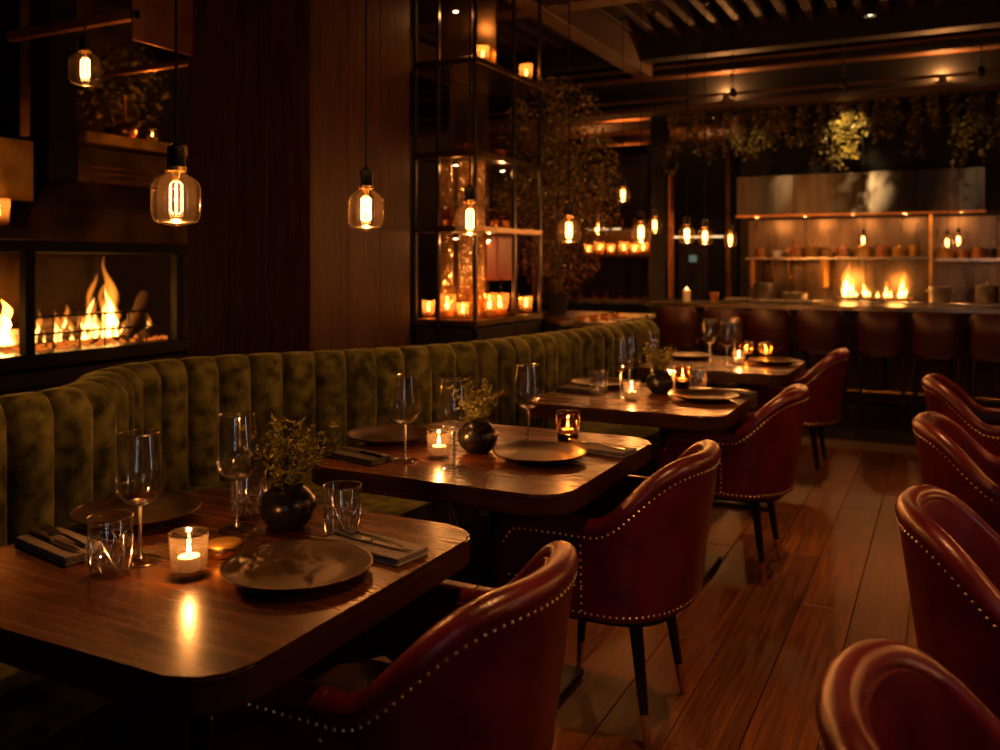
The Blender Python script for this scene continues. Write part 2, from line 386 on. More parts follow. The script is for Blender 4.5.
beam(-6.2, 3.2, 8.18, 8.46, 2.75, 2.80); beam(-6.2, 3.2, 8.14, 8.17, 2.84, 2.87)
for y in (9.3, 10.2, 11.2, 12.3): beam(-6.2, -2.45, y, y + .16, 3.02, 3.32)
for y in (8.9, 9.8, 10.8, 11.8): beam(-6.2, -2.45, y, y + .05, 2.94, 3.0, 'copper', 'pipe')
beam(-2.62, -2.46, 1.0, 8.1, 3.06, 3.32, 'beam_wood'); beam(-4.4, -4.24, 1.0, 8.1, 3.06, 3.32, 'beam_wood')
for y in (1.2, 3.4, 5.6): beam(-6.2, 3.2, y, y + .18, 3.08, 3.32, 'beam_wood')
bm = bmesh.new(); b_tube(bm, [(-6.2, 7.95, 3.26), (3.2, 7.95, 3.26)], .028, 10); obj('pipe', bm, 'copper', ceil, smooth=True)

# timber clad pillar behind the banquette
bm = bmesh.new(); b_box(bm, -3.47, -2.715, 3.375, 4.20, 0, 3.32)
pil = struct('pillar', bm, 'black_matte', 'square pillar clad in dark vertical timber boards behind the banquette')
for k in range(3):
    wx = (3.49 - 2.69) / 3; x0 = -3.49 + k * wx
    obj('board', b_box(bmesh.new(), x0 + .0015, x0 + wx - .0015, 3.35, 3.375, 0, 3.32, .003, 1), 'pillar_wood', pil)
    obj('board', b_box(bmesh.new(), x0 + .0015, x0 + wx - .0015, 4.20, 4.225, 0, 3.32, .003, 1), 'pillar_wood', pil)
    wy = .85 / 3; y0 = 3.362 + k * wy
    obj('board', b_box(bmesh.new(), -2.715, -2.69, y0 + .0015, y0 + wy - .0015, 0, 3.32, .003, 1), 'pillar_wood', pil)
    obj('board', b_box(bmesh.new(), -3.495, -3.47, y0 + .0015, y0 + wy - .0015, 0, 3.32, .003, 1), 'pillar_wood', pil)

# ================================================================== BANQUETTE
def catmull(P, n=24):
    out = []
    for k in range(len(P) - 1):
        p0, p1, p2, p3 = (Vector(P[max(k - 1, 0)]), Vector(P[k]), Vector(P[k + 1]), Vector(P[min(k + 2, len(P) - 1)]))
        for q in range(n):
            t = q / n
            out.append(.5 * ((2 * p1) + (p2 - p0) * t + (2 * p0 - 5 * p1 + 4 * p2 - p3) * t * t + (3 * p1 - p0 - 3 * p2 + p3) * t ** 3))
    out.append(Vector(P[-1])); return out
BP = [(-2.36, -.4), (-2.36, .6), (-2.35, 1.20), (-2.32, 1.50), (-2.30, 1.74), (-2.42, 1.97), (-2.58, 2.15), (-2.64, 2.36), (-2.52, 2.68), (-2.24, 3.04), (-1.97, 3.56), (-1.84, 4.3), (-1.76, 5.0), (-1.70, 5.55)]
path = catmull(BP)
def arclen(pts):
    s = [0]
    for a, b in zip(pts[:-1], pts[1:]): s.append(s[-1] + (b - a).length)
    return s
S = arclen(path)
def at_s(s):
    for k in range(len(S) - 1):
        if S[k + 1] >= s:
            f = (s - S[k]) / max(1e-9, S[k + 1] - S[k]); return path[k].lerp(path[k + 1], f), (path[k + 1] - path[k]).normalized()
    return path[-1], (path[-1] - path[-2]).normalized()
BT = .95
ban = thing('banquette', 'long curved olive velvet banquette with vertical channel-tufted back', 'banquette')
def sweep(bm, prof, s0=0, s1=None, step=.05):
    s1 = s1 or S[-1]; n = int((s1 - s0) / step); rings = []
    for k in range(n + 1):
        p, t = at_s(s0 + (s1 - s0) * k / n); nx, ny = t.y, -t.x
        rings.append([bm.verts.new((p.x + nx * u, p.y + ny * u, z)) for u, z in prof])
    m = len(prof)
    for a, b in zip(rings[:-1], rings[1:]):
        for i in range(m): bm.faces.new((a[i], a[(i + 1) % m], b[(i + 1) % m], b[i]))
    bm.faces.new(rings[0][::-1]); bm.faces.new(rings[-1])
    return bm
obj('back_body', sweep(bmesh.new(), [(-.12, 0), (-.02, 0), (-.02, BT - .035), (-.045, BT - .015), (-.09, BT - .015), (-.12, BT - .04)]), 'velvet', ban, smooth=True, auto=50)
# one padded channel, width 1 (scaled along the seam), bulging into the room, rolled over the top
def channel_mesh():
    bm = bmesh.new(); nu, prof = 10, []
    zs = [.44, .52, .62, .72, .82, BT - .06]
    for z in zs: prof.append((0, z, 1))
    for k in range(1, 8):
        a = PI * k / 7; prof.append((-.055 + .055 * math.cos(a), BT - .06 + .06 * math.sin(a), 1))
    prof.append((-.11, BT - .12, 1))
    grid = []
    for (u, z, g) in prof:
        row = []
        for i in range(nu + 1):
            x = -1 + 2 * i / nu; bul = (max(0, 1 - abs(x) ** 2.6)) ** .6
            uu = u; zz = z
            if z > BT - .0601:
                k = bul; cz = BT - .06
                uu = -.055 + (u + .055) * (.85 + .15 * k); zz = cz + (z - cz) * (.88 + .12 * k)
            front = smooth01((u + .11) / .11)
            row.append(bm.verts.new((x * .5, uu + .068 * bul * front * (1.0 if z < BT - .05 else .8) - .012, zz)))
        grid.append(row)
    for a, b in zip(grid[:-1], grid[1:]):
        for i in range(nu): bm.faces.new((a[i], a[i + 1], b[i + 1], b[i]))
    return fin(bm, 'channel', True)
chm = channel_mesh(); chm.materials.append(MATS['velvet'])
nch = round(S[-1] / .130); cw = S[-1] / nch
for k in range(nch):
    p, t = at_s((k + .5) * cw)
    p0, _ = at_s(k * cw); p1, _ = at_s((k + 1) * cw); t = (p1 - p0).normalized()
    o = obj('channel', chm, 'velvet', ban, ((p0.x + p1.x) / 2 + .02 * t.y, (p0.y + p1.y) / 2 - .02 * t.x, 0), (0, 0, math.atan2(t.y, t.x) + PI))
    o.scale = ((p1 - p0).length * 1.02, 1, 1)
front = [(-1.66, -.4), (-1.66, .6), (-1.66, 1.4), (-1.66, 2.2), (-1.62, 2.8), (-1.52, 3.3), (-1.36, 3.9), (-1.26, 4.6), (-1.20, 5.55)]
fr = catmull(front, 10)
def seat_poly(inset=0): return [(p.x - inset, p.y) for p in fr] + [(at_s(S[-1] * k / 60)[0].x - .01, at_s(S[-1] * k / 60)[0].y) for k in range(60, -1, -1)]
bm = b_prism(bmesh.new(), seat_poly(), .34, .465)
bmesh.ops.bevel(bm, geom=[e for e in bm.edges if abs(e.verts[0].co.z - e.verts[1].co.z) < 1e-4], offset=.03, segments=3, affect='EDGES')
obj('seat', bm, 'velvet', ban, smooth=True)
obj('plinth', b_prism(bmesh.new(), seat_poly(.08), 0, .34), 'black_matte', ban)

# ================================================================== TABLES
TZ = .745
def make_table(name, label, x0, x1, y0, y1, group, px=None):
    cx, cy = (x0 + x1) / 2, (y0 + y1) / 2; hx, hy = (x1 - x0) / 2, (y1 - y0) / 2
    t = thing(name, label, 'table', (cx, cy, 0), 0, group)
    bm = b_prism(bmesh.new(), rrect(-hx, hx, -hy, hy, .085, 8), TZ - .055, TZ)
    bmesh.ops.bevel(bm, geom=[e for e in bm.edges if abs(e.verts[0].co.z - e.verts[1].co.z) < 1e-4], offset=.005, segments=2, affect='EDGES')
    tt = obj('tabletop', bm, 'table_wood', t, smooth=True, auto=30)
    tt.data.materials.append(MATS['table_edge'])
    for p in tt.data.polygons:
        if abs(p.normal.z) < .6: p.material_index = 1
    ox = (px - cx) if px else 0
    obj('column', b_lathe(bmesh.new(), [(0, .02), (.06, .02), (.045, .06), (.038, .12), (.038, TZ - .10), (.06, TZ - .075), (0, TZ - .075)], 20), 'black_paint', t, (ox, 0, 0), smooth=True)
    bm = bmesh.new(); b_box(bm, -.20, .20, -.03, .03, TZ - .08, TZ - .055); b_box(bm, -.03, .03, -.20, .20, TZ - .08, TZ - .055); obj('top_bracket', bm, 'black_paint', t, (ox, 0, 0))
    obj('base_plate', b_box(bmesh.new(), -.17, .17, -.25, .25, 0, .025, .004, 1), 'black_paint', t, (ox, 0, 0))
    return t
GT = 'dining tables along the banquette'
make_table('dining_table', 'dark walnut dining table closest to the camera', -1.70, -.885, .89, 1.685, GT, -1.28)
make_table('dining_table', 'dark walnut dining table with three wine glasses, second from the camera', -1.64, -.835, 1.99, 2.80, GT, -1.2)
make_table('dining_table', 'dark walnut dining table third from the camera, by the thick of the banquette', -1.56, -.735, 3.28, 4.06, GT, -1.05)
make_table('dining_table', 'dark walnut dining table farthest along the banquette, before the bar stools', -1.52, -.72, 4.66, 5.44, GT, -1.0)
GR = 'dining tables across the aisle'
for y, lab in ((1.5, 'dark walnut table across the aisle, in front of the bottom right chair'), (2.85, 'dark walnut table across the aisle, between the two middle chairs'), (4.6, 'dark walnut table across the aisle, corner showing behind the far chair')):
    make_table('dining_table', lab, .24, 1.06, y - .4, y + .4, GR)

# ================================================================== ARMCHAIRS
def plan_pts():
    P = []
    for k in range(11): P.append((-.285, -.27 + .29 * k / 10))
    n = 2.08
    for k in range(1, 28):
        a = PI - PI * k / 28; ca, sa = math.cos(a), math.sin(a)
        P.append((.285 * math.copysign(abs(ca) ** (2 / n), ca), .02 + .25 * abs(sa) ** (2 / n)))
    for k in range(11): P.append((.285, .02 - .29 * k / 10))
    return P
PLAN = plan_pts()
ZB = .365
def top_h(y):
    h = .632 + .163 * smooth01((y + .005) / .262)
    if y < -.225: h -= .045 * ((-.225 - y) / .045) ** 2
    return h
def shell_pt(i, z, off=0):
    x, y = PLAN[i]; a = PLAN[max(i - 1, 0)]; b = PLAN[min(i + 1, len(PLAN) - 1)]
    tx, ty = b[0] - a[0], b[1] - a[1]; L = math.hypot(tx, ty); nx, ny = -ty / L, tx / L
    k = (z - ZB) / .455; wy = smooth01((y + .1) / .3)
    sx = .94 + .06 * k; sy = 1 - .24 * (1 - k) * wy
    return Vector((x * sx + nx * off, y * sy + ny * off, z))
def nail(bm, p, n, r=.0040):
    n = Vector(n).normalized(); ref = Vector((0, 0, 1)) if abs(n.z) < .9 else Vector((1, 0, 0)); u = n.cross(ref).normalized(); v = n.cross(u)
    ring = [bm.verts.new(p + u * r * math.cos(q * PI / 3) + v * r * math.sin(q * PI / 3)) for q in range(6)]
    c = bm.verts.new(p + n * r * .75)
    for q in range(6): bm.faces.new((ring[q], ring[(q + 1) % 6], c))
def outer_n(i):
    a = PLAN[max(i - 1, 0)]; b = PLAN[min(i + 1, len(PLAN) - 1)]; return Vector((-(b[1] - a[1]), b[0] - a[0], 0)).normalized()
def along(pts, ns, step):
    out = []; acc = 0
    for k in range(len(pts) - 1):
        L = (pts[k + 1] - pts[k]).length; q = acc
        while q < L: out.append((pts[k].lerp(pts[k + 1], q / L), ns[k].lerp(ns[k + 1], q / L))); q += step
        acc = q - L
    return out
def chair_meshes():
    M = {}; n = len(PLAN)
    bm = bmesh.new(); grid = []
    for i in range(n):
        h = top_h(PLAN[i][1]); row = []
        for k in range(7): row.append(bm.verts.new(shell_pt(i, ZB + (h - .03 - ZB) * k / 6)))
        for k in range(5): row.append(bm.verts.new(shell_pt(i, h - .03 - (h - .03 - ZB) * k / 4, -.058)))
        grid.append(row)
    m = len(grid[0])
    for a, b in zip(grid[:-1], grid[1:]):
        for j in range(m): bm.faces.new((a[j], a[(j + 1) % m], b[(j + 1) % m], b[j]))
    bm.faces.new(grid[0]); bm.faces.new(grid[-1][::-1])
    M['shell'] = fin(bm, 'backrest', True, 60)
    pts = [shell_pt(i, top_h(PLAN[i][1]) - .0275, -.0235) for i in range(n)]
    # the padded roll carries on down the front of each arm
    for s, e in ((0, -1), (n - 1, 1)):
        p = pts[0] if s == 0 else pts[-1]
        ext = [Vector((p.x, p.y - .012, p.z - .02)), Vector((p.x * .985, p.y - .016, p.z - .10)), Vector((p.x * .96, p.y - .008, ZB + .015))]
        pts = (ext[::-1] + pts) if s == 0 else (pts + ext)
    bm = bmesh.new(); b_tube(bm, pts, .0275, 12); M['roll'] = fin(bm, 'top_roll', True, 70)
    bm = bmesh.new(); nv = [outer_n(i) for i in range(n)]
    for p, q in along([shell_pt(i, top_h(PLAN[i][1]) - .048, .0015) for i in range(n)], nv, .0175): nail(bm, p, q)
    for p, q in along([shell_pt(i, ZB + .014, .0015) for i in range(n)], nv, .0175): nail(bm, p, q)
    for rng in (range(0, 9), range(n - 9, n)):
        for p, q in along([shell_pt(i, ZB + .085, .0015) for i in rng], [nv[i] for i in rng], .0195): nail(bm, p, q)
    for i in (8, n - 9):
        h = top_h(PLAN[i][1]); K = 20
        for p, q in along([shell_pt(i, ZB + .02 + (h - .055 - ZB - .02) * k / K, .0030) for k in range(K + 1)], [nv[i]] * (K + 1), .0195): nail(bm, p, q)
    M['nails'] = fin(bm, 'nailhead_trim')
    for i, key in ((8, 'seam'), (n - 9, 'seam2')):
        bm = bmesh.new()
        h = top_h(PLAN[i][1]); b_tube(bm, [shell_pt(i, ZB + (h - .03 - ZB) * k / 8, .001) for k in range(9)], .0018, 6)
        p0 = shell_pt(i, h - .0275, -.0235); t = (shell_pt(i + 1, h - .0275, -.0235) - shell_pt(i - 1, h - .0275, -.0235)).normalized()
        ring = [(p0 + Vector((outer_n(i).x * math.cos(a), outer_n(i).y * math.cos(a), math.sin(a))) * .0278) for a in [k * PI / 8 for k in range(-2, 12)]]
        b_tube(bm, ring, .0016, 5)
        M[key] = fin(bm, 'seam_welt', True)
    poly = []
    for k in range(36):
        a = 2 * PI * k / 36; ca, sa = math.cos(a), math.sin(a)
        poly.append((.225 * math.copysign(abs(ca) ** .6, ca), -.045 + .225 * math.copysign(abs(sa) ** .6, sa)))
    bm = b_prism(bmesh.new(), poly, .37, .49)
    bmesh.ops.bevel(bm, geom=[e for e in bm.edges if abs(e.verts[0].co.z - e.verts[1].co.z) < 1e-4], offset=.035, segments=4, affect='EDGES'); M['seat'] = fin(bm, 'seat', True, 50)
    bm = b_prism(bmesh.new(), [(x * 1.14, y * 1.0) for x, y in poly], .352, .372); M['rail'] = fin(bm, 'seat_rail')
    bm = bmesh.new(); b_lathe(bm, [(0, -.27), (.0125, -.27), (.021, .0), (0, 0)], 12); M['leg'] = fin(bm, 'leg', True, 50)
    bm = bmesh.new(); b_lathe(bm, [(0, -.365), (.0088, -.365), (.0092, -.36), (.0129, -.27), (0, -.27)], 12); M['tip'] = fin(bm, 'leg_tip', True, 50)
    return M
CM = chair_meshes()
for k, m in (('shell', 'leather'), ('roll', 'leather'), ('nails', 'nail_brass'), ('seam', 'leather_dark'), ('seam2', 'leather_dark'), ('seat', 'leather'), ('rail', 'black_matte'), ('leg', 'black_paint'), ('tip', 'brass')): CM[k].materials.append(MATS[m])
def build_chair():
    t = thing('armchair', '', 'chair')
    obj('backrest', CM['shell'], '', t); obj('top_roll', CM['roll'], '', t); obj('nailhead_trim', CM['nails'], '', t, kind='stuff'); obj('seam_welt', CM['seam'], '', t); obj('seam_welt', CM['seam2'], '', t)
    obj('seat', CM['seat'], '', t); obj('seat_rail', CM['rail'], '', t)
    for (x, y, dx, dy) in ((-.165, -.19, -.035, -.04), (.165, -.19, .035, -.04), (-.145, .07, -.035, .05), (.145, .07, .035, .05)):
        d = Vector((dx, dy, -.364)); s = d.length / .365
        l = obj('leg', CM['leg'], '', t, (x, y, .3645)); l.rotation_euler = d.to_track_quat('-Z', 'Y').to_euler(); l.scale = (1, 1, s)
        obj('leg_tip', CM['tip'], '', l)
    return t
chair = Proto(build_chair)
GC = 'oxblood leather armchairs at the banquette tables'; GC2 = 'oxblood leather armchairs across the aisle'
# local front is -y; a chair facing -x is turned by -90 degrees
chair('oxblood leather armchair cut by the bottom edge, tucked at the closest table', (-.850, 1.405, 0), math.radians(-90), GC)
chair('oxblood leather armchair with two black legs showing, at the second table', (-.835, 2.49, 0), math.radians(-90), GC)
chair('oxblood leather armchair at the third table, pale worn roll on its back', (-.775, 3.88, 0), math.radians(-90), GC)
chair('oxblood leather armchair at the farthest table, closest to the bar stools', (-.775, 5.66, 0), math.radians(-90), GC)
chair('oxblood leather armchair across the aisle, only its back top in the bottom right corner', (.12, 1.20, 0), math.radians(90), GC2)
chair('oxblood leather armchair across the aisle with glossy hollow back, second up from the bottom', (.165, 2.19, 0), math.radians(90), GC2)
chair('oxblood leather armchair across the aisle, third up from the bottom at the right edge', (.165, 3.34, 0), math.radians(90), GC2)
chair('oxblood leather armchair across the aisle, farthest of its row', (.17, 4.52, 0), math.radians(90), GC2)

# ================================================================== PENDANT LAMPS
def build_pendant():
    t = thing('pendant_lamp', '', 'lamp')         # origin at the middle of the glass
    sg = obj('socket', b_lathe(bmesh.new(), [(0, .128), (.008, .128), (.012, .122), (.021, .118), (.021, .078), (.022, .076), (.022, .068), (0, .068)], 20), 'black_paint', t, smooth=True)
    obj('collar', b_lathe(bmesh.new(), [(.0, .070), (.0235, .070), (.0235, .060), (.0, .060)], 20), 'brass', sg, smooth=True)
    prof = [(.022, .062), (.0235, .056), (.034, .048), (.048, .038), (.055, .026), (.0565, .012), (.0565, -.034), (.055, -.046), (.049, -.057), (.038, -.064), (.020, -.067), (.007, -.069), (.0045, -.076), (0, -.078)]
    gl = obj('glass_bulb', b_lathe(bmesh.new(), prof, 32), 'bulb_glass', t, smooth=True)
    obj('glass_lip', b_lathe(bmesh.new(), [(.046, -.0605), (.048, -.0585), (.050, -.0575), (.048, -.0565)], 32, close=True), 'cut_glass', gl, smooth=True)
    bm = bmesh.new(); b_lathe(bm, [(0, .062), (.009, .062), (.007, .040), (.004, .034), (0, .032)], 10); b_lathe(bm, [(0, -.044), (.010, -.047), (.012, -.052), (.004, -.060), (0, -.06)], 10)
    obj('inner_stem', bm, 'brass', gl, smooth=True)
    bm = bmesh.new()
    for k in range(6):
        a = k * PI / 3 + .3; x, y = .015 * math.cos(a), .015 * math.sin(a); b_tube(bm, [(x * .5, y * .5, .036), (x, y, .028), (x, y, -.034), (x * .5, y * .5, -.041)], .0017, 6)
    obj('filament', bm, 'filament', t, smooth=True)
    return t
pend0 = Proto(build_pendant)
CORDS = {}
def pendant(label, x, y, z, ztop=3.08, watts=7.0, group='bare bulb pendant lamps', scale=None):
    o = pend0(label, (x, y, z), R.uniform(0, 3), group, scale)
    for ch in list(o.children):
        if ch.type == 'LIGHT' or ch.name.startswith('cord') or ch.name.startswith('ceiling_rose'): bpy.data.objects.remove(ch)
    s = scale or 1
    L = (ztop - z) / s
    obj('cord', b_tube(bmesh.new(), [(0, 0, .126), (0, 0, L)], .0034, 6), 'black_matte', o)
    obj('ceiling_rose', b_lathe(bmesh.new(), [(0, L - .03), (.012, L - .03), (.035, L - .012), (.036, L), (0, L)], 16), 'black_paint', o, smooth=True)
    point('bulb_light', o, (0, 0, -.002), watts * KP, WARM, .004)
    return o
GB = 'bare bulb pendant lamps over the banquette tables'
pendant('clear glass pendant bulb, largest, hanging over the closest table', -1.63, 1.531, 1.475, 3.3, 7.0, GB)
pendant('clear glass pendant bulb hanging in front of the timber pillar', -1.63, 2.302, 1.490, 3.3, 7.0, GB)
pendant('clear glass pendant bulb hanging in front of the textured glass shelving', -1.63, 2.985, 1.487, 3.3, 7.0, GB)
pendant('clear glass pendant bulb hanging in front of the tall red-leaved plant', -1.63, 3.987, 1.477, 3.3, 6.0, GB)
pendant('clear glass pendant bulb hanging just left of the blue-grey post', -1.63, 5.125, 1.500, 3.3, 6.0, GB)
pendant('clear glass pendant bulb, first of three right of the blue-grey post', -1.63, 6.185, 1.518, 3.3, 5.0, GB)
pendant('clear glass pendant bulb, middle of three right of the blue-grey post', -1.63, 6.711, 1.518, 3.3, 5.0, GB)
pendant('clear glass pendant bulb hanging beside the left end of the steel hood', -1.63, 7.60, 1.518, 3.3, 5.0, GB, .95)
pendant('small pendant bulb hanging high in the upper left corner', -2.86, 2.25, 2.043, 3.3, 1.5, None, 1.0)
pendant('small pendant bulb hanging higher than the rest left of the post', -2.34, 6.88, 1.873, 3.3, 4.0, None, .95)
pendant('dim pendant bulb overlapping the blue-grey post', -2.05, 6.80, 1.613, 3.3, 1.2, None, 1.0)
pendant('small pendant bulb behind the tall plant', -2.63, 7.07, 1.608, 3.3, 2.0, None, .9)
pendant('small pendant bulb hanging before the grill flames', -.668, 8.7, 1.521, 2.80, .6, None, .8)
pendant('small pendant bulb before the right kitchen shelf, left of a pair', .016, 8.7, 1.495, 2.80, .6, None, .8)
pendant('small pendant bulb before the right kitchen shelf, right of a pair', .105, 8.72, 1.515, 2.80, .6, None, .8)
# the same lamps go on over the tables across the aisle
for y, lab in ((1.0, 'closest'), (2.3, 'second'), (3.6, 'third'), (4.9, 'farthest')): pendant('clear glass pendant bulb over the tables across the aisle, %s of four' % lab, 1.15, y, 1.60, 3.3, 7.0, 'pendant lamps across the aisle')

# ceiling downlights
def downlight(label, x, y, z, target, watts, angle=48):
    t = thing('downlight', label, 'spotlight', (x, y, z), 0, 'ceiling downlights')
    obj('can', b_lathe(bmesh.new(), [(0, .0), (.045, .0), (.05, -.01), (.05, -.10), (.043, -.10), (.038, -.05), (0, -.05)], 20), 'black_paint', t, smooth=True)
    obj('lens', b_lathe(bmesh.new(), [(0, -.082), (.02, -.084), (.038, -.082), (.038, -.078), (0, -.078)], 16), 'spot_lens', t, smooth=True)
    spot('spot_light', t, (0, 0, -.105), target, watts * KD, angle)
    return t
downlight('black ceiling downlight at the top of the picture over the bar stools', -.516, 7.40, 3.32, (-.5, 7.4, 0), 4)
downlight('black ceiling downlight over the aisle beside the far table', -.15, 5.0, 3.32, (-.25, 5.0, 0), 70)
downlight('black ceiling downlight over the aisle beside the second table', -.15, 3.3, 3.32, (-.25, 3.3, 0), 70)
downlight('black ceiling downlight over the aisle close to the camera', -.05, 1.5, 3.32, (-.2, 1.7, 0), 60)

# ================================================================== TABLEWARE
def circ(r, z, n=32): return [(r * math.cos(2 * PI * k / n), r * math.sin(2 * PI * k / n), z) for k in range(n + 1)]
def build_wine():
    t = thing('wine_glass', '', 'wine glass')
    prof = [(.0045, .108), (.016, .110), (.030, .118), (.0405, .132), (.0465, .148), (.048, .162), (.0465, .182), (.0425, .208), (.0385, .232), (.0365, .247)]
    bo = obj('bowl', b_lathe(bmesh.new(), prof, 32), 'glass', t, smooth=True)
    obj('rim', b_tube(bmesh.new(), circ(.0365, .247), .0013, 6, False), 'cut_glass', bo, smooth=True)
    obj('stem', b_lathe(bmesh.new(), [(0, .004), (.007, .006), (.0042, .014), (.0036, .04), (.0036, .085), (.0052, .105), (0, .106)], 14), 'cut_glass', t, smooth=True)
    bb = [(.0046, .1075), (.013, .1092), (.024, .1135), (.0235, .1150), (.012, .1108), (0, .1105)]
    obj('bowl_bottom', b_lathe(bmesh.new(), bb, 24), 'cut_glass', bo, smooth=True)
    ft_ = obj('foot', b_lathe(bmesh.new(), [(0, 0), (.0385, 0), (.039, .0012), (.036, .0022), (.012, .0045), (0, .006)], 32), 'foot_glass', t, smooth=True)
    obj('foot_rim', b_tube(bmesh.new(), circ(.0386, .0012), .0011, 6, False), 'cut_glass', ft_, smooth=True)
    return t
wine = Proto(build_wine)
def build_tumbler():
    t = thing('tumbler', '', 'glass')
    bo = obj('body', b_lathe(bmesh.new(), [(0, 0), (.0335, 0), (.0350, .003), (.036, .012), (.0400, .1055), (.0394, .1065), (.0386, .1055), (.0345, .022), (.031, .0165), (0, .0155)], 32), 'glass', t, smooth=True, auto=60)
    obj('rim', b_tube(bmesh.new(), circ(.0395, .106), .0014, 6, False), 'cut_glass', bo, smooth=True)
    bm = bmesh.new(); K = 9
    for k in range(K):
        for s in (-1, 1):
            pts = []
            for q in range(7):
                f = q / 6; a = 2 * PI * k / K + s * f * 2 * PI / K * 1.0; z = .014 + f * .056; r = .0357 + .0040 * (z / .106)
                pts.append((r * math.cos(a), r * math.sin(a), z))
            b_tube(bm, pts, .0013, 4)
        a = 2 * PI * (k + .5) / K; b_tube(bm, [(.0362 * math.cos(a), .0362 * math.sin(a), .016), (.0373 * math.cos(a), .0373 * math.sin(a), .042)], .0011, 4)
    obj('cut_pattern', bm, 'cut_glass', bo, smooth=True)
    return t
tumbler = Proto(build_tumbler)
def flame_mesh(h=.024, r=.0043):
    return fin(b_lathe(bmesh.new(), [(0, 0), (r * .7, h * .12), (r, h * .3), (r * .8, h * .5), (r * .4, h * .75), (0, h)], 10), 'flame', True)
FM = flame_mesh(); FM.materials.append(MATS['candle_flame'])
def build_votive(dark=False):
    t = thing('votive_candle', '', 'candle')
    gl = obj('glass_cup', b_lathe(bmesh.new(), [(.0305, .003), (.0325, .010), (.0352, .080), (.0342, .0805), (.0305, .014)], 28), 'votive_glass', t, smooth=True)
    obj('cup_base', b_lathe(bmesh.new(), [(0, 0), (.0295, 0), (.031, .003), (.0316, .010), (.028, .0115), (0, .0105)], 28), 'foot_glass', gl, smooth=True)
    obj('rim', b_tube(bmesh.new(), circ(.0347, .080), .0015, 6, False), 'cut_glass', gl, smooth=True)
    wx = obj('wax', b_lathe(bmesh.new(), [(0, .012), (.0195, .012), (.0200, .016), (.0200, .036), (.0185, .0375), (.010, .0365), (0, .0362)], 20), 'wax', t, smooth=True)
    obj('wick', b_tube(bmesh.new(), [(0, 0, .036), (.0006, 0, .043)], .0007, 5), 'black_matte', wx)
    obj('flame', FM, '', t, (0, 0, .041))
    point('candle_light', t, (0, 0, .0695), .55 * KC, CANDLE, .003)
    return t
votive = Proto(build_votive)
def build_cup():
    t = thing('candle_tumbler', '', 'candle')
    gl = obj('glass_cup', b_lathe(bmesh.new(), [(.034, .034), (.0395, .100), (.0385, .1005), (.033, .036)], 28), 'amber_glass', t, smooth=True)
    bm = bmesh.new()
    for k in range(8):
        for s in (-1, 1):
            b_tube(bm, [((.0345 + .005 * f) * math.cos(2 * PI * k / 8 + s * f * .8), (.0345 + .005 * f) * math.sin(2 * PI * k / 8 + s * f * .8), .036 + .058 * f) for f in (0, .33, .66, 1)], .0011, 4)
    obj('cut_pattern', bm, 'cut_glass', gl)
    obj('rim', b_tube(bmesh.new(), circ(.039, .100), .0011, 6, False), 'cut_glass', gl, smooth=True)
    obj('dark_base', b_lathe(bmesh.new(), [(0, 0), (.031, 0), (.032, .003), (.034, .034), (.030, .036), (0, .034)], 28), 'vase_black', t, smooth=True)
    obj('wax', b_lathe(bmesh.new(), [(0, .034), (.020, .034), (.020, .046), (0, .045)], 16), 'wax', t, smooth=True)
    obj('flame', FM, '', t, (0, 0, .050))
    point('candle_light', t, (0, 0, .0785), .3 * KC, CANDLE, .003)
    return t
cup = Proto(build_cup)
def build_plate():
    t = thing('plate', '', 'plate')
    obj('dish', b_lathe(bmesh.new(), [(0, .003), (.070, .003), (.074, 0), (.082, 0), (.086, .004), (.112, .010), (.132, .0195), (.136, .0225), (.1365, .0245), (.135, .0252), (.128, .0215), (.108, .0135), (.088, .0085), (.078, .0078), (.05, .0082), (0, .0084)], 56), 'plate_glaze', t, smooth=True, auto=60)
    obj('rim', b_tube(bmesh.new(), circ(.1358, .0248, 56), .0011, 6, False), 'bronze', t, smooth=True)
    return t
plate = Proto(build_plate)
def build_napkin(mat='linen', nm='napkin'):
    t = thing(nm, '', 'napkin')
    for k, (z0, z1, ins) in enumerate(((0, .0065, 0), (.0062, .0125, .003), (.0122, .0175, .001))):
        bm = bmesh.new(); b_box(bm, -.045 + ins, .045 - ins, -.105 + ins * .5, .105 - ins, z0, z1, .0028, 3)
        obj('fold', bm, mat, t, smooth=True)
    bm = bmesh.new(); b_tube(bm, [(.044, -.10, .009), (.044, .10, .009)], .0080, 8); obj('fold_edge', bm, mat, t, smooth=True)
    return t
napkin = Proto(build_napkin); napkin_dark = Proto(lambda: build_napkin('linen_dark'))
def build_fork():
    t = thing('fork', '', 'fork')
    obj('handle', b_tube(bmesh.new(), [(0, -.10, .0025), (0, -.06, .0045), (0, -.01, .007), (0, .035, .005)], [.0032, .0040, .0028, .0026], 8), 'cutlery_steel', t, smooth=True)
    hb = obj('head', b_box(bmesh.new(), -.0105, .0105, .033, .055, .0035, .0060, .001, 1), 'cutlery_steel', t)
    for k in range(4): obj('tine', b_tube(bmesh.new(), [(-.009 + .006 * k, .053, .0048), (-.009 + .006 * k, .075, .006), (-.009 + .006 * k, .098, .0095)], [.0016, .0014, .0008], 5), 'cutlery_steel', hb)
    return t
fork = Proto(build_fork)
def build_knife():
    t = thing('knife', '', 'knife')
    obj('handle', b_box(bmesh.new(), -.006, .006, -.105, -.005, 0.0, .0075, .003, 2), 'black_paint', t, smooth=True)
    bm = bmesh.new(); b_prism(bm, [(-.007, -.006), (.006, -.006), (.007, .05), (.004, .085), (-.004, .10), (-.0075, .05)], .0028, .0046); obj('blade', bm, 'cutlery_steel', t)
    return t
knife = Proto(build_knife)
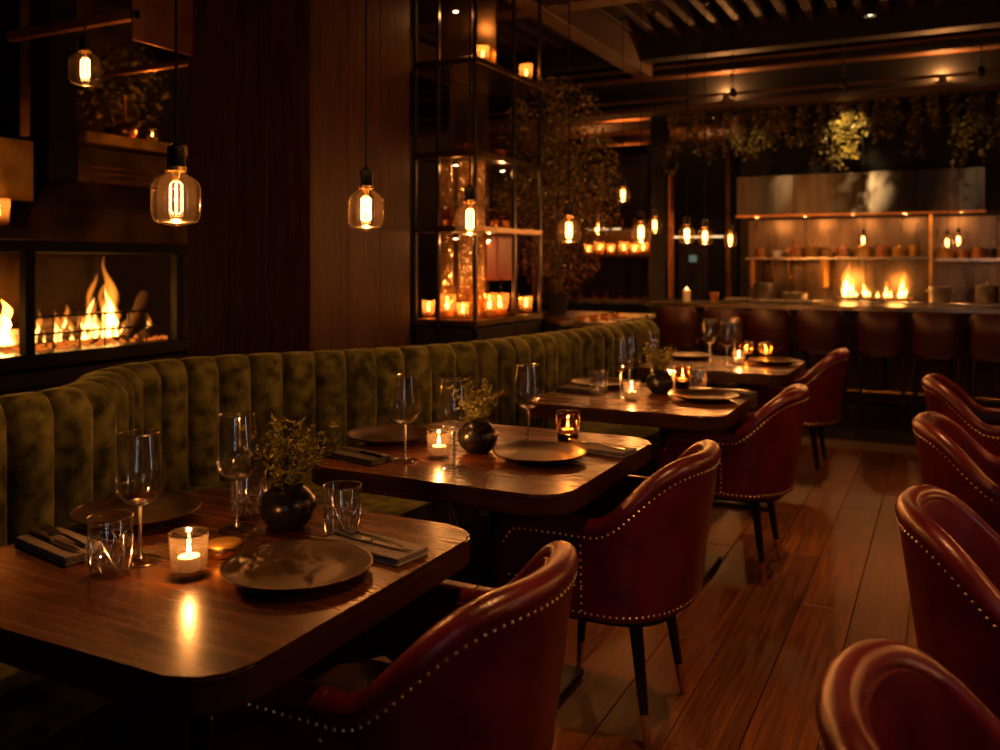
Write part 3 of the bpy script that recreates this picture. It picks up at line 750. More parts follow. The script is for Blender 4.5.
def build_vase(seed, big=1.0, nst=30):
    rr = random.Random(seed)
    t = thing('vase_of_greenery', '', 'plant')
    vz = obj('vase', b_lathe(bmesh.new(), [(0, 0), (.030, 0), (.036, .003), (.054, .022), (.0615, .045), (.058, .066), (.044, .083), (.034, .090), (.036, .094), (.032, .094), (.030, .088), (.04, .06), (0, .02)], 32), 'vase_black', t, smooth=True)
    st = bmesh.new(); lf = bmesh.new()
    for k in range(nst):
        a = rr.uniform(0, 2 * PI); out = rr.uniform(.02, .115) * big; h = rr.uniform(.05, .13) * big if out > .05 else rr.uniform(.09, .155) * big
        p0 = Vector((.018 * math.cos(a), .018 * math.sin(a), .08)); p3 = Vector((out * math.cos(a), out * math.sin(a), .09 + h))
        p1 = p0 + Vector((0, 0, h * .6)); pts = []
        for q in range(9):
            f = q / 8; p = p0 * (1 - f) ** 2 + p1 * 2 * f * (1 - f) + p3 * f * f
            p += Vector((rr.uniform(-.003, .003), rr.uniform(-.003, .003), 0)); pts.append(p)
        b_tube(st, pts, [.0012] * 5 + [.0009] * 4, 4)
        for q in range(2, 9):
            for _ in range(4):
                p = pts[q] + Vector((rr.uniform(-.004, .004),) * 3); d = Vector((rr.uniform(-1, 1), rr.uniform(-1, 1), rr.uniform(-.2, 1)))
                leaf(lf, p, d, rr.uniform(.009, .017), .55)
            if rr.random() < .45:
                d = Vector((rr.uniform(-1, 1), rr.uniform(-1, 1), rr.uniform(0, .8))).normalized() * rr.uniform(.012, .028)
                b_tube(st, [pts[q], pts[q] + d], .0007, 3)
                for u in (.4, .7, 1): leaf(lf, pts[q] + d * u, d + Vector((rr.uniform(-.02, .02),) * 3), rr.uniform(.007, .012), .6)
    sp = obj('sprigs', st, 'stem', t, kind='stuff'); obj('leaves', lf, 'leaf_green', t, kind='stuff')
    return t

def on(o): return TZ
def setting(i, fn, lab, x, y, rz=0, z=TZ, group=None): return fn(lab, (x, y, z + .0004), rz, group)
G1 = 'tableware on the dining tables'
# -- closest table
plate('bronze glazed dinner plate nearest the front edge of the closest table', (-1.059, 1.282, TZ), 0, 'bronze glazed plates')
plate('bronze glazed dinner plate at the banquette side of the closest table', (-1.615, 1.405, TZ), 1, 'bronze glazed plates')
wine('empty wine glass behind the left tumbler on the closest table', (-1.383, 1.210, TZ), 0, 'wine glasses')
wine('empty wine glass beside the bushy plant on the closest table', (-1.362, 1.448, TZ), 1, 'wine glasses')
tumbler('cut crystal tumbler at the left beside the lit votive on the closest table', (-1.375, 1.135, TZ), .3, 'cut crystal tumblers')
tumbler('cut crystal tumbler standing behind a wine glass stem on the closest table', (-1.40, 1.525, TZ), .7, 'cut crystal tumblers')
tumbler('cut crystal tumbler beside the grey napkin on the closest table', (-1.131, 1.512, TZ), 0, 'cut crystal tumblers')
votive('lit votive candle in clear glass on the closest table', (-1.237, 1.192, TZ), 0, 'votive candles')
v = build_vase(3, 1.0, 34); v.location = (-1.271, 1.505, TZ); v['label'] = 'round black vase of bright green sprigs on the closest table'; v['group'] = 'vases of greenery'
NA = math.radians(-56)
napkin('folded grey linen napkin with cutlery beside the front plate', (-1.015, 1.458, TZ), math.radians(81), 'folded napkins')
fork('steel fork with tines on the grey napkin beside the front plate', (-1.04, 1.474, TZ + .0178), math.radians(78), 'forks')
knife('black-handled knife on the grey napkin beside the front plate', (-1.01, 1.452, TZ + .0178), math.radians(262), 'knives')
napkin('folded grey linen napkin with cutlery behind the left tumbler', (-1.575, 1.185, TZ), math.radians(79), 'folded napkins')
fork('steel fork on the napkin at the left of the closest table', (-1.59, 1.200, TZ + .0178), math.radians(77), 'forks')
knife('black-handled knife on the napkin at the left of the closest table', (-1.58, 1.172, TZ + .0178), math.radians(258), 'knives')
t = thing('brass_dish', 'small round lidded brass dish beside the votive on the closest table', 'dish', (-1.262, 1.305, TZ))
obj('bowl', b_lathe(bmesh.new(), [(0, 0), (.026, 0), (.034, .006), (.038, .016), (.036, .024), (0, .024)], 28), 'brass', t, smooth=True)
obj('lid', b_lathe(bmesh.new(), [(0, .030), (.016, .0305), (.034, .027), (.036, .024), (0, .024)], 28), 'brass_worn', t, smooth=True)
# -- second table
plate('bronze glazed dinner plate at the front corner of the second table', (-1.056, 2.36, TZ), .4, 'bronze glazed plates')
plate('bronze glazed dinner plate by the velvet back on the second table', (-1.60, 2.39, TZ), .9, 'bronze glazed plates')
wine('empty wine glass left of the votive on the second table', (-1.394, 2.161, TZ), .4, 'wine glasses')
wine('empty wine glass right of the votive on the second table', (-1.224, 2.149, TZ), .9, 'wine glasses')
wine('empty wine glass behind the front plate on the second table', (-1.190, 2.566, TZ), .2, 'wine glasses')
votive('lit votive candle between two wine glasses on the second table', (-1.324, 2.235, TZ), .5, 'votive candles')
v = build_vase(11, .82, 30); v.location = (-1.262, 2.36, TZ); v['label'] = 'round black vase of dark green sprigs on the second table'; v['group'] = 'vases of greenery'
cup('cut glass candle tumbler with black base on the second table', (-1.067, 2.60, TZ), 0, 'candle tumblers')
napkin('folded grey napkin at the front corner of the second table', (-.935, 2.53, TZ), math.radians(80), 'folded napkins')
fork('steel fork on the napkin at the front corner of the second table', (-.945, 2.53, TZ + .0178), math.radians(78), 'forks')
napkin_dark('folded charcoal napkin with cutlery by the velvet back on the second table', (-1.535, 2.125, TZ), math.radians(78), 'folded napkins')
knife('knife on the charcoal napkin on the second table', (-1.53, 2.13, TZ + .0178), math.radians(76), 'knives')
bm = bmesh.new(); b_tube(bm, [(-1.145, 1.987, .70), (-1.140, 1.98, .66), (-1.132, 1.978, .62), (-1.118, 1.978, .595), (-1.108, 1.978, .605), (-1.115, 1.979, .64), (-1.138, 1.983, .69)], .0022, 6)
tag(obj('cord_loop', bm, 'stem', smooth=True), 'thin brown cord loop hanging off the front edge of the second table', 'cord')
# -- third table
plate('bronze glazed plate nearest the aisle on the third table', (-.893, 3.68, TZ), .4, 'bronze glazed plates')
plate('bronze glazed plate by the velvet back on the third table', (-1.42, 3.86, TZ), .4, 'bronze glazed plates')
wine('wine glass at the front of the third table, left of a pair', (-1.235, 3.60, TZ), .3, 'wine glasses')
wine('wine glass just behind another on the third table, right of a pair', (-1.235, 3.72, TZ), .3, 'wine glasses')
wine('wine glass at the rear of the third table, before the red stools', (-1.22, 3.995, TZ), .3, 'wine glasses')
tumbler('cut crystal tumbler at the banquette side of the third table', (-1.323, 3.57, TZ), .3, 'cut crystal tumblers')
votive('lit votive candle at the front edge of the third table', (-1.165, 3.535, TZ), .5, 'votive candles')
v = build_vase(23, .9, 28); v.location = (-1.12, 3.79, TZ); v['label'] = 'round black vase of greenery on the third table'; v['group'] = 'vases of greenery'
votive('lit votive candle half hidden behind the vase on the third table', (-1.13, 3.985, TZ), .5, 'votive candles')
cup('bright cut glass candle tumbler with black base on the third table', (-1.068, 3.975, TZ), .5, 'candle tumblers')
tumbler('cut crystal tumbler beside the bright candle on the third table', (-.99, 3.94, TZ), .3, 'cut crystal tumblers')
napkin_dark('folded charcoal napkin beside the aisle plate on the third table', (-.83, 3.87, TZ), math.radians(80), 'folded napkins')
napkin_dark('folded charcoal napkin at the banquette side of the third table', (-1.44, 3.66, TZ), math.radians(78), 'folded napkins')
# -- farthest table
plate('bronze glazed plate nearest the aisle on the farthest table', (-.865, 5.16, TZ), .4, 'bronze glazed plates')
plate('bronze glazed plate at the banquette side of the farthest table', (-1.36, 5.22, TZ), .4, 'bronze glazed plates')
wine('wine glass on the farthest table, leftmost of three', (-1.202, 5.06, TZ), .3, 'wine glasses')
wine('wine glass on the farthest table, middle and lowest of three', (-1.067, 4.888, TZ), .3, 'wine glasses')
wine('wine glass on the farthest table, rightmost of three', (-1.09, 5.20, TZ), .3, 'wine glasses')
votive('lit votive candle on the farthest table, between wine glass and tumbler', (-1.032, 5.03, TZ), .5, 'votive candles')
cup('candle tumbler at the middle rear of the farthest table', (-1.05, 5.33, TZ), .5, 'candle tumblers')
cup('candle tumbler at the aisle end of the farthest table', (-.942, 5.36, TZ), .5, 'candle tumblers')
# -- across the aisle
for y, lab in ((1.5, 'closest'), (2.85, 'middle'), (4.6, 'farthest')):
    plate('bronze glazed plate on the %s table across the aisle' % lab, (.45, y, TZ), 0, 'bronze glazed plates')
    votive('lit votive candle on the %s table across the aisle' % lab, (.70, y, TZ), 0, 'votive candles')
    wine('wine glass on the %s table across the aisle' % lab, (.60, y + .2, TZ), 0, 'wine glasses')

# ================================================================== FLAMES
def flame(name, h, r, seed, parent, loc, core=.62):
    """a licking tongue: an orange body of glowing gas around a hotter core"""
    def tongue(hh, rr, sd):
        g = random.Random(sd); bm = bmesh.new(); rings = []; n = 12; K = 14
        ph, p2, lean = g.uniform(0, 6), g.uniform(0, 6), g.uniform(-.12, .12)
        for k in range(K + 1):
            f = k / K; body = (f + .10) ** .35 * (1 - f) ** .85 * 1.5 * (1 + .30 * math.sin(9 * f + p2))
            cx = hh * (lean * f + .055 * math.sin(7 * f + ph) * f); cy = hh * (lean * f + .075 * math.sin(8.5 * f + p2) * f)
            rings.append([bm.verts.new((cx + rr * body * math.cos(2 * PI * i / n) * (1 + .3 * math.sin(2 * i + ph + 9 * f)), cy + rr * body * math.sin(2 * PI * i / n) * (1 + .3 * math.sin(3 * i + ph + 7 * f)), hh * f)) for i in range(n)])
        for a, b in zip(rings[:-1], rings[1:]):
            for i in range(n): bm.faces.new((a[i], a[(i + 1) % n], b[(i + 1) % n], b[i]))
        bm.faces.new(rings[0][::-1]); bm.faces.new(rings[-1]); return bm
    o = obj(name, tongue(h, r, seed), 'flame_outer', parent, loc, smooth=True)
    obj('flame_core', tongue(h * core, r * .60, seed), 'flame_inner', o, (0, 0, .004), smooth=True)
    return o

# ================================================================== FIREPLACE
FX = -4.6
fp = thing('fireplace', 'freestanding bronze fireplace with hood and burning logs behind the banquette', 'fireplace', (-5.1, 3.4, 0))
def F(name, x0, x1, y0, y1, z0, z1, mat, bev=.004, par=fp): return obj(name, b_box(bmesh.new(), x0 + 5.1, x1 + 5.1, y0 - 3.4, y1 - 3.4, z0, z1, bev, 1), mat, par)
F('plinth', -5.7, FX, 1.9, 4.55, 0, .70, 'dark_steel'); F('hearth_slab', -5.7, FX + .02, 1.9, 4.6, .72, .80, 'black_paint')
F('ledge', FX, FX + .34, 1.9, 4.6, .55, .62, 'black_paint'); F('ledge_support', FX, FX + .28, 1.95, 4.55, 0, .55, 'dark_steel')
F('back_wall', -5.75, -5.70, 1.9, 4.6, .70, 1.42, 'brick'); F('side_wall', -5.7, -5.62, 4.50, 4.6, .80, 1.42, 'brick')
for y in (2.15, 3.215, 4.30): F('post', FX - .03, FX + .03, y, y + .062, .80, 1.38, 'black_matte')
F('post', -5.68, -5.62, 3.215, 3.277, .8, 1.38, 'black_paint')
F('lintel', -5.7, FX + .03, 1.9, 4.58, 1.375, 1.44, 'black_matte')
F('back_panel', -5.60, -5.56, 3.72, 3.98, .80, 1.375, 'bronze')
bm = bmesh.new()
lo = [(-5.7, 3.20, 1.44), (FX + .02, 3.20, 1.44), (FX + .02, 4.55, 1.44), (-5.7, 4.55, 1.44)]; mid = [(-5.55, 3.30, 1.64), (FX - .02, 3.30, 1.64), (FX - .02, 4.5, 1.66), (-5.55, 4.5, 1.66)]; hi = [(-5.5, 3.42, 1.80), (FX - .06, 3.42, 1.80), (FX - .06, 4.45, 1.80), (-5.5, 4.45, 1.80)]
V = [[bm.verts.new((x + 5.1, y - 3.4, z)) for x, y, z in r] for r in (lo, mid, hi)]
for a, b in zip(V[:-1], V[1:]):
    for i in range(4): bm.faces.new((a[i], a[(i + 1) % 4], b[(i + 1) % 4], b[i]))
bm.faces.new(V[0][::-1]); bm.faces.new(V[2]); obj('hood', bm, 'bronze', fp)
for z in (1.805, 1.85, 1.885):
    bm = bmesh.new(); b_lathe(bm, [(.44, 0), (.495, .004), (.50, .014), (.495, .022), (.44, .026)], 40, close=True, m=Matrix.Diagonal((1, 1.12, 1, 1)))
    obj('flue_ring', bm, 'brass_worn', fp, (.02, .55, z), smooth=True)
F('flue_panel', -5.3, FX - .04, 3.60, 4.45, 1.80, 2.02, 'bronze'); F('chimney', -5.5, -5.15, 3.58, 4.5, 2.10, 3.32, 'bronze')
F('post', FX - .2, FX - .02, 3.40, 3.58, 1.80, 3.32, 'black_matte')
F('mantel', -5.4, FX + .06, 3.58, 4.55, 2.03, 2.10, 'brass_worn')
for z in (.90, 1.00):
    bm = bmesh.new(); b_tube(bm, [(.40, -.12, z), (.40, .78, z)], .008, 6); obj('grate_bar', bm, 'black_paint', fp)
for y in (-.1, .08, .26, .44, .62, .76):
    bm = bmesh.new(); b_tube(bm, [(.40, y, .80), (.40, y, 1.01)], .006, 6); obj('grate_upright', bm, 'black_paint', fp)
logs = [((-4.95, 3.30, .86), (-4.90, 4.05, .88), .045), ((-5.08, 3.4, .87), (-5.0, 4.2, .86), .05), ((-4.9, 3.45, .93), (-5.1, 4.0, .95), .04), ((-4.82, 4.10, .82), (-4.86, 4.30, 1.10), .045), ((-4.75, 4.18, .83), (-4.9, 4.45, .86), .04), ((-4.9, 2.5, .86), (-4.95, 3.1, .87), .05)]
for a, b, r in logs:
    g = random.Random(int(r * 1e4) + int(a[1] * 100)); L = [Vector(a).lerp(Vector(b), q / 6) - Vector((-5.1, 3.4, 0)) for q in range(7)]
    bm = bmesh.new(); b_tube(bm, L, [r * g.uniform(.85, 1.1) for _ in L], 10)
    lg = obj('log', bm, 'log_bark', None, (-5.1, 3.4, 0), smooth=True)
    tag(lg, {0: 'long charred log at the front of the fire grate', 1: 'long charred log at the back of the fire grate', 2: 'charred log lying across the other logs in the fire', 3: 'short log propped upright at the right end of the fire', 4: 'small charred log on the hearth right of the fire', 5: 'charred log burning left of the fireplace post'}[logs.index((a, b, r))], 'log', 'logs in the fireplace')
ft = thing('log_fire', 'bright orange log fire burning in the bronze fireplace', 'fire', (-4.85, 3.4, .81))
for k, (y, zt, r) in enumerate([(3.282, .985, .04), (3.337, 1.10, .04), (2.9, 1.12, .05), (3.0, 1.0, .04), (3.50, 1.06, .022), (3.56, .93, .020), (3.60, 1.04, .024), (3.65, .97, .022), (3.70, 1.065, .028), (3.745, .98, .026), (3.79, 1.06, .030), (3.83, 1.02, .03), (3.865, 1.26, .032), (3.905, 1.08, .04), (3.945, 1.16, .035), (3.985, 1.22, .035), (4.02, 1.38, .042), (4.05, 1.20, .035), (4.09, 1.02, .03), (4.14, .94, .028), (4.20, .89, .022), (4.30, .98, .020), (4.36, .90, .022), (4.41, .875, .02)]):
    flame('flame', zt - .83, r, 40 + k, ft, (R.uniform(-.06, .03), y - 3.4, .02))
bm = bmesh.new(); g = random.Random(5)
for k in range(160): 
    x, y = g.uniform(-.18, .14), g.uniform(-.8, 1.0); b_box(bm, x - .008, x + .008, y - .01, y + .01, -.008, g.uniform(.002, .012))
obj('embers', bm, 'ember', ft, kind='stuff')
point('fire_light', ft, (.06, .55, .24), 5, FIRE, .09); point('fire_light', ft, (.06, .25, .16), 3, FIRE, .06); point('fire_light', ft, (.06, -.35, .2), 2.5, FIRE, .06)

# things on and by the mantel
def pot(name, label, cat, prof, mat, loc, group=None, n=24, handles=True, lid=None, hz=.7):
    t = thing(name, label, cat, loc, R.uniform(0, 3), group)
    b = obj('body', b_lathe(bmesh.new(), prof, n), mat, t, smooth=True, auto=50)
    rm = max(p[0] for p in prof); hm = max(p[1] for p in prof)
    if handles:
        for s in (-1, 1):
            bm = bmesh.new(); b_tube(bm, [(s * rm * .97, -.022, hm * hz), (s * (rm + .022), -.018, hm * hz + .004), (s * (rm + .026), 0, hm * hz + .004), (s * (rm + .022), .018, hm * hz + .004), (s * rm * .97, .022, hm * hz)], .004, 6); obj('handle', bm, mat, t, smooth=True)
    if lid:
        l = obj('lid', b_lathe(bmesh.new(), [(0, hm + .016), (rm * .5, hm + .012), (rm * .98, hm + .003), (rm, hm), (0, hm)], n), lid, t, smooth=True)
        obj('knob', b_lathe(bmesh.new(), [(0, hm + .014), (.006, hm + .016), (.012, hm + .028), (.008, hm + .035), (0, hm + .036)], 12), lid, l, smooth=True)
    return t
pot('decanter', 'round copper decanter with thin neck on the fireplace mantel', 'decanter', [(0, 0), (.05, 0), (.068, .02), (.072, .05), (.05, .085), (.014, .10), (.010, .13), (.010, .26), (.016, .27), (0, .27)], 'copper', (-4.63, 3.93, 2.102), None, handles=False)
gj = thing('glass_jar', 'amber glass jar with a lit candle on the fireplace mantel', 'jar', (-4.62, 4.14, 2.102))
obj('body', b_lathe(bmesh.new(), [(0, .003), (.05, .003), (.062, .02), (.062, .08), (.052, .095), (.055, .105)], 24), 'amber_glass', gj, smooth=True)
obj('wax', b_lathe(bmesh.new(), [(0, .003), (.03, .003), (.03, .035), (0, .035)], 16), 'wax', gj); obj('flame', FM, '', gj, (0, 0, .037)); point('candle_light', gj, (0, 0, .066), .8 * KC, CANDLE, .004)
def bush(label, loc, rx, ry, rz, nleaf, size, mat, group=None, potr=.07, name='leafy_plant', seed=1, nst=14, leafmats=None):
    g = random.Random(seed); t = thing(name, label, 'plant', loc, 0, group)
    obj('pot', b_lathe(bmesh.new(), [(0, 0), (potr * .7, 0), (potr, potr * 1.5), (potr * .9, potr * 1.5), (potr * .85, potr * 1.3), (0, potr * 1.3)], 20), 'black_matte', t, smooth=True)
    zc = potr * 1.4 + rz; st = bmesh.new()
    lfs = [bmesh.new() for _ in (leafmats or [mat])]
    for k in range(nst):
        a = g.uniform(0, 6.28); f = g.uniform(.3, .95); e = Vector((rx * f * math.cos(a), ry * f * math.sin(a), zc + rz * g.uniform(-.5, .9)))
        s0 = Vector((0, 0, potr * 1.2)); m = s0.lerp(e, .5) + Vector((0, 0, rz * .25)); b_tube(st, [s0, m, e], [.006, .004, .002], 4)
    obj('branches', st, 'stem', t, kind='stuff')
    for k in range(nleaf):
        while True:
            p = Vector((g.uniform(-1, 1), g.uniform(-1, 1), g.uniform(-1, 1)))
            if .12 < p.length < 1 and mnoise.noise(p * 2.6 + Vector((seed, 0, 0))) > -.12: break
        q = Vector((p.x * rx, p.y * ry, zc + p.z * rz)); d = Vector((p.x + g.uniform(-.9, .9), p.y + g.uniform(-.9, .9), g.uniform(-1, .6)))
        j = 0 if len(lfs) == 1 else (1 if p.z + g.uniform(-.5, .5) < -.25 else 0)
        leaf(lfs[j], q, d, size * g.uniform(.6, 1.3), .5)
    for b, m in zip(lfs, leafmats or [mat]): obj('foliage', b, m, t, kind='stuff')
    return t
bush('dark leafy plant spilling over the fireplace mantel', (-4.92, 4.10, 2.102), .22, .40, .30, 620, .055, 'leaf_vine', seed=4)
# brass panel and glasses left of the hood
t = thing('back_cabinet', 'dark cabinet with glowing brass back panel left of the fireplace hood', 'cabinet', (-4.75, 2.75, 0))
obj('body', b_box(bmesh.new(), -.25, .38, -.6, .42, 1.44, 1.50, .004, 1), 'bronze', t); obj('brass_panel', b_box(bmesh.new(), .15, .17, -.6, .52, 1.66, 2.0, .004, 1), 'brass_worn', t); obj('frame', b_box(bmesh.new(), -.25, .055, -.6, .42, 1.50, 2.04, .004, 1), 'black_matte', t)
bl = Proto(lambda: (lambda t: (obj('bowl', b_lathe(bmesh.new(), [(.004, .07), (.03, .075), (.048, .095), (.052, .12), (.044, .15), (.036, .165)], 24), 'glass', t, smooth=True), obj('stem', b_lathe(bmesh.new(), [(0, 0), (.034, 0), (.034, .003), (.005, .006), (.004, .07), (0, .072)], 16), 'cut_glass', t, smooth=True), t)[-1])(thing('balloon_glass', '', 'glass')))
bl('balloon glass on the cabinet before the fireplace, brightest of the cluster', (-4.56, 3.05, 1.502), 0, 'glasses left of the fireplace'); bl('balloon glass at the left edge before the brass panel', (-4.58, 2.86, 1.502), 0, 'glasses left of the fireplace')
bl('balloon glass behind two others before the brass panel', (-4.64, 2.95, 1.502), 0, 'glasses left of the fireplace')
lantern_spot = (-4.46, 2.98, 1.502)
rail = thing('pot_rail', 'copper hanging rail crossing the upper left corner', 'rail', (-3.9, 3.0, 2.5))
obj('rail_bar', b_box(bmesh.new(), -.5, .45, -.02, .02, -.02, .03, .003, 1), 'copper', rail); obj('rail_bar', b_box(bmesh.new(), -.4, .45, .5, .53, -.12, -.09, .003, 1), 'copper', rail)
obj('rail_post', b_box(bmesh.new(), .43, .45, -.02, .53, -.12, .82, .003, 1), 'copper', rail)

# ================================================================== SHELVING BY THE PILLAR
EX0, EX1, EY0, EY1 = -2.86, -2.43, 4.52, 5.46
sh = thing('shelving_unit', 'tall dark metal shelving with textured glass panels beside the pillar', 'shelf', (EX1, EY0, 0))
def E_(name, x0, x1, y0, y1, z0, z1, mat, bev=.003, par=sh): return obj(name, b_box(bmesh.new(), x0 - EX1, x1 - EX1, y0 - EY0, y1 - EY0, z0, z1, bev, 1), mat, par)
for (x, y) in ((EX0, EY0), (EX0 + .16, EY0), (EX1 - .022, EY0), (EX1 - .022, 5.04), (EX1 - .022, EY1 - .022), (EX0, EY1 - .022)): E_('post', x, x + .022, y, y + .022, 0, 3.3, 'dark_steel')
for z in (.96, 1.515, 1.955, 2.50): E_('shelf', EX0, EX1 + .005, EY0 - .005, EY1, z - .018, z + .018, 'bronze')
E_('base_cabinet', EX0, EX1, EY0, EY1, 0, .93, 'black_matte')
for (z0, z1) in ((.98, 1.495), (1.535, 1.935)):
    E_('glass_panel', EX0 + .19, EX1 - .06, EY0 + .22, EY0 + .232, z0, z1, 'ribbed_glass', 0); E_('glass_panel', EX0 + .03, EX0 + .15, EY0 + .22, EY0 + .232, z0, z1, 'ribbed_glass', 0)
E_('top_panel', EX0 + .02, EX1 - .02, EY0 + .30, EY0 + .32, 2.52, 3.1, 'bronze')
E_('back_panel', EX0 + .02, EX0 + .03, EY0 + .4, EY1, .98, 2.48, 'bronze')
E_('red_panel', EX1 - .20, EX1 - .19, EY0 + .50, EY0 + .95, 1.20, 1.49, 'oxblood_panel')
# little puck lamps added to brighten the textured glass and the shelves
for (x, y, z, wt) in ((-2.62, 5.05, 1.46, 2.0), (-2.62, 4.62, 1.90, 1.2), (-2.62, 4.62, 2.82, 2.2), (-2.52, 5.05, 1.90, 3.0), (-2.62, 4.62, 1.46, 1.6)):
    pk = obj('added_puck_lamp', b_lathe(bmesh.new(), [(0, 0), (.022, 0), (.024, .008), (.02, .018), (0, .018)], 16), 'black_paint', sh, (x - EX1, y - EY0, z), smooth=True)
    obj('lens', b_lathe(bmesh.new(), [(0, -.003), (.012, -.002), (.014, 0), (0, 0)], 12), 'spot_lens', pk); point('added_puck_light', pk, (0, 0, -.012), wt, WARM, .01)
def build_lantern(w=.048, h=.125):
    t = thing('candle_jar', '', 'candle')
    obj('glass_cup', b_lathe(bmesh.new(), [(w * .86, .003), (w * .9, .01), (w, h), (w * .97, h), (w * .84, .012)], 24), 'frosted_glass', t, smooth=True)
    obj('cup_base', b_lathe(bmesh.new(), [(0, 0), (w * .85, 0), (w * .88, .010), (0, .010)], 24), 'foot_glass', t)
    obj('wax', b_lathe(bmesh.new(), [(0, .011), (w * .7, .011), (w * .7, .045), (0, .043)], 16), 'wax', t, smooth=True)
    f = obj('flame', FM, '', t, (0, 0, .047)); f.scale = (2.0, 2.0, 2.2)
    point('candle_light', t, (0, 0, .106), .45 * KC, CANDLE, .006)
    return t
lantern = Proto(build_lantern)
GL = 'candle jars on the shelving by the pillar'
lantern('lit candle jar before the brass panel left of the hood', lantern_spot, 0, 'candle jars', 1.2)
lantern('bright candle jar on the low shelf left of the front post', (-2.690, 4.64, .979), 0, GL); lantern('shorter candle jar on the low shelf against the front post', (-2.565, 4.61, .979), 0, GL, .8)
lantern('candle jar on the low shelf just right of the front post', (-2.49, 4.81, .979), 0, GL); lantern('candle jar on the low shelf before the red panel', (-2.49, 4.95, .979), 0, GL)
lantern('candle jar behind the others before the red panel', (-2.60, 4.94, .979), 0, GL, 1.15); lantern('candle jar seen past the pillar on the low shelf', (-2.835, 4.66, .979), 0, GL, .85)
lantern('small candle jar on the top shelf right of the front post', (-2.50, 4.74, 2.519), 0, GL, .85); lantern('candle jar on the top shelf over the tall plant', (-2.50, 5.36, 2.519), 0, GL, .95)
lantern('candle jar on the low shelf at the far end, beside the tall plant', (-2.50, 5.36, .979), 0, GL, .9)
jar = Proto(lambda: (lambda t: (obj('body', b_lathe(bmesh.new(), [(0, .003), (.045, .003), (.050, .012), (.050, .10), (.046, .115), (.043, .12)], 24), 'amber_glass', t, smooth=True), obj('filling', b_lathe(bmesh.new(), [(0, .005), (.044, .005), (.046, .045), (0, .05)], 16), 'amber_liquor', t, smooth=True), obj('rim', b_tube(bmesh.new(), circ(.044, .12, 20), .002, 5, False), 'cut_glass', t, smooth=True), t)[-1])(thing('glass_jar', '', 'jar')))
GJ = 'glass jars on the shelving by the pillar'
for lab, x, y, z, s in (('glass jar on the third shelf at the left', -2.735, 4.66, 1.975, .72), ('glass jar on the third shelf left of the front post', -2.60, 4.68, 1.975, 1.0), ('glass jar on the third shelf at the front post', -2.52, 4.62, 1.975, 1.05), ('glass jar on the third shelf right of the front post', -2.50, 4.95, 1.975, 1.0), ('glass jar on the second shelf left of the bulb', -2.72, 4.65, 1.535, .95), ('glass jar on the second shelf behind the bulb', -2.60, 4.66, 1.535, 1.0), ('glass jar on the second shelf just right of the bulb', -2.50, 4.86, 1.535, .9), ('glass jar on the second shelf at the edge of the foliage', -2.50, 5.02, 1.535, 1.0)):
    jar(lab, (x, y, z), 0, GJ, s)
bottle = Proto(lambda: (lambda t: (obj('body', b_lathe(bmesh.new(), [(0, 0), (.032, 0), (.035, .006), (.035, .15), (.028, .18), (.013, .20), (.012, .26), (.014, .262), (.014, .275), (0, .275)], 20), 'amber_glass', t, smooth=True), obj('liquor', b_lathe(bmesh.new(), [(0, .004), (.032, .004), (.032, .12), (0, .12)], 16), 'amber_liquor', t, smooth=True), t)[-1])(thing('bottle', '', 'bottle')))
GBT = 'bottles on the shelving'
bottle('short amber bottle behind the candle jars before the red panel', (-2.56, 5.10, .979), 0, GBT, .85); bottle('tall amber bottle beside the red panel', (-2.52, 5.22, .979), 0, GBT, 1.0)

# tall plant right of the shelving, in a trough
t = thing('planter', 'dark planter trough behind the far half of the banquette', 'planter', (-2.5, 5.72, 0))
obj('body', b_box(bmesh.new(), -.25, .25, -.2, .7, 0, .90, .01, 2), 'black_matte', t); obj('rim', b_box(bmesh.new(), -.27, .26, -.22, .72, .90, .94, .006, 1), 'bronze', t)
bush('tall plant of small reddish and olive leaves right of the shelving', (-2.55, 5.99, .941), .46, .52, .80, 9500, .028, 'leaf_red', potr=.10, name='tall_plant', seed=9, nst=40, leafmats=['leaf_vine', 'leaf_red'])
# service ledge behind the banquette end
t = thing('service_ledge', 'pale stone service ledge just behind the end of the banquette', 'counter', (-2.1, 5.35, 0))
obj('top', b_box(bmesh.new(), -.12, .18, -.42, .7, .905, .935, .005, 1), 'counter_stone', t, (-.0, .35, 0)); obj('body', b_box(bmesh.new(), -.10, .16, -.40, .68, 0, .905, .004, 1), 'black_matte', t, (0, .35, 0))
tea = Proto(lambda: (lambda t: (obj('cup', b_lathe(bmesh.new(), [(0, 0), (.02, 0), (.024, .03), (.022, .03), (.019, .006), (0, .006)], 16), 'amber_glass', t, smooth=True), obj('wax', b_lathe(bmesh.new(), [(0, .006), (.018, .006), (.0195, .020), (0, .020)], 14), 'wax', t, smooth=True), t)[-1])(thing('tea_light', '', 'candle')))
for k in range(7): tea('small unlit tea light behind the banquette, %s along the stone ledge' % ORD[k], (-2.12 + .055 * (k % 2) + .01 * k, 5.40 + .075 * k, .9355), 0, 'tea lights on the service ledge')

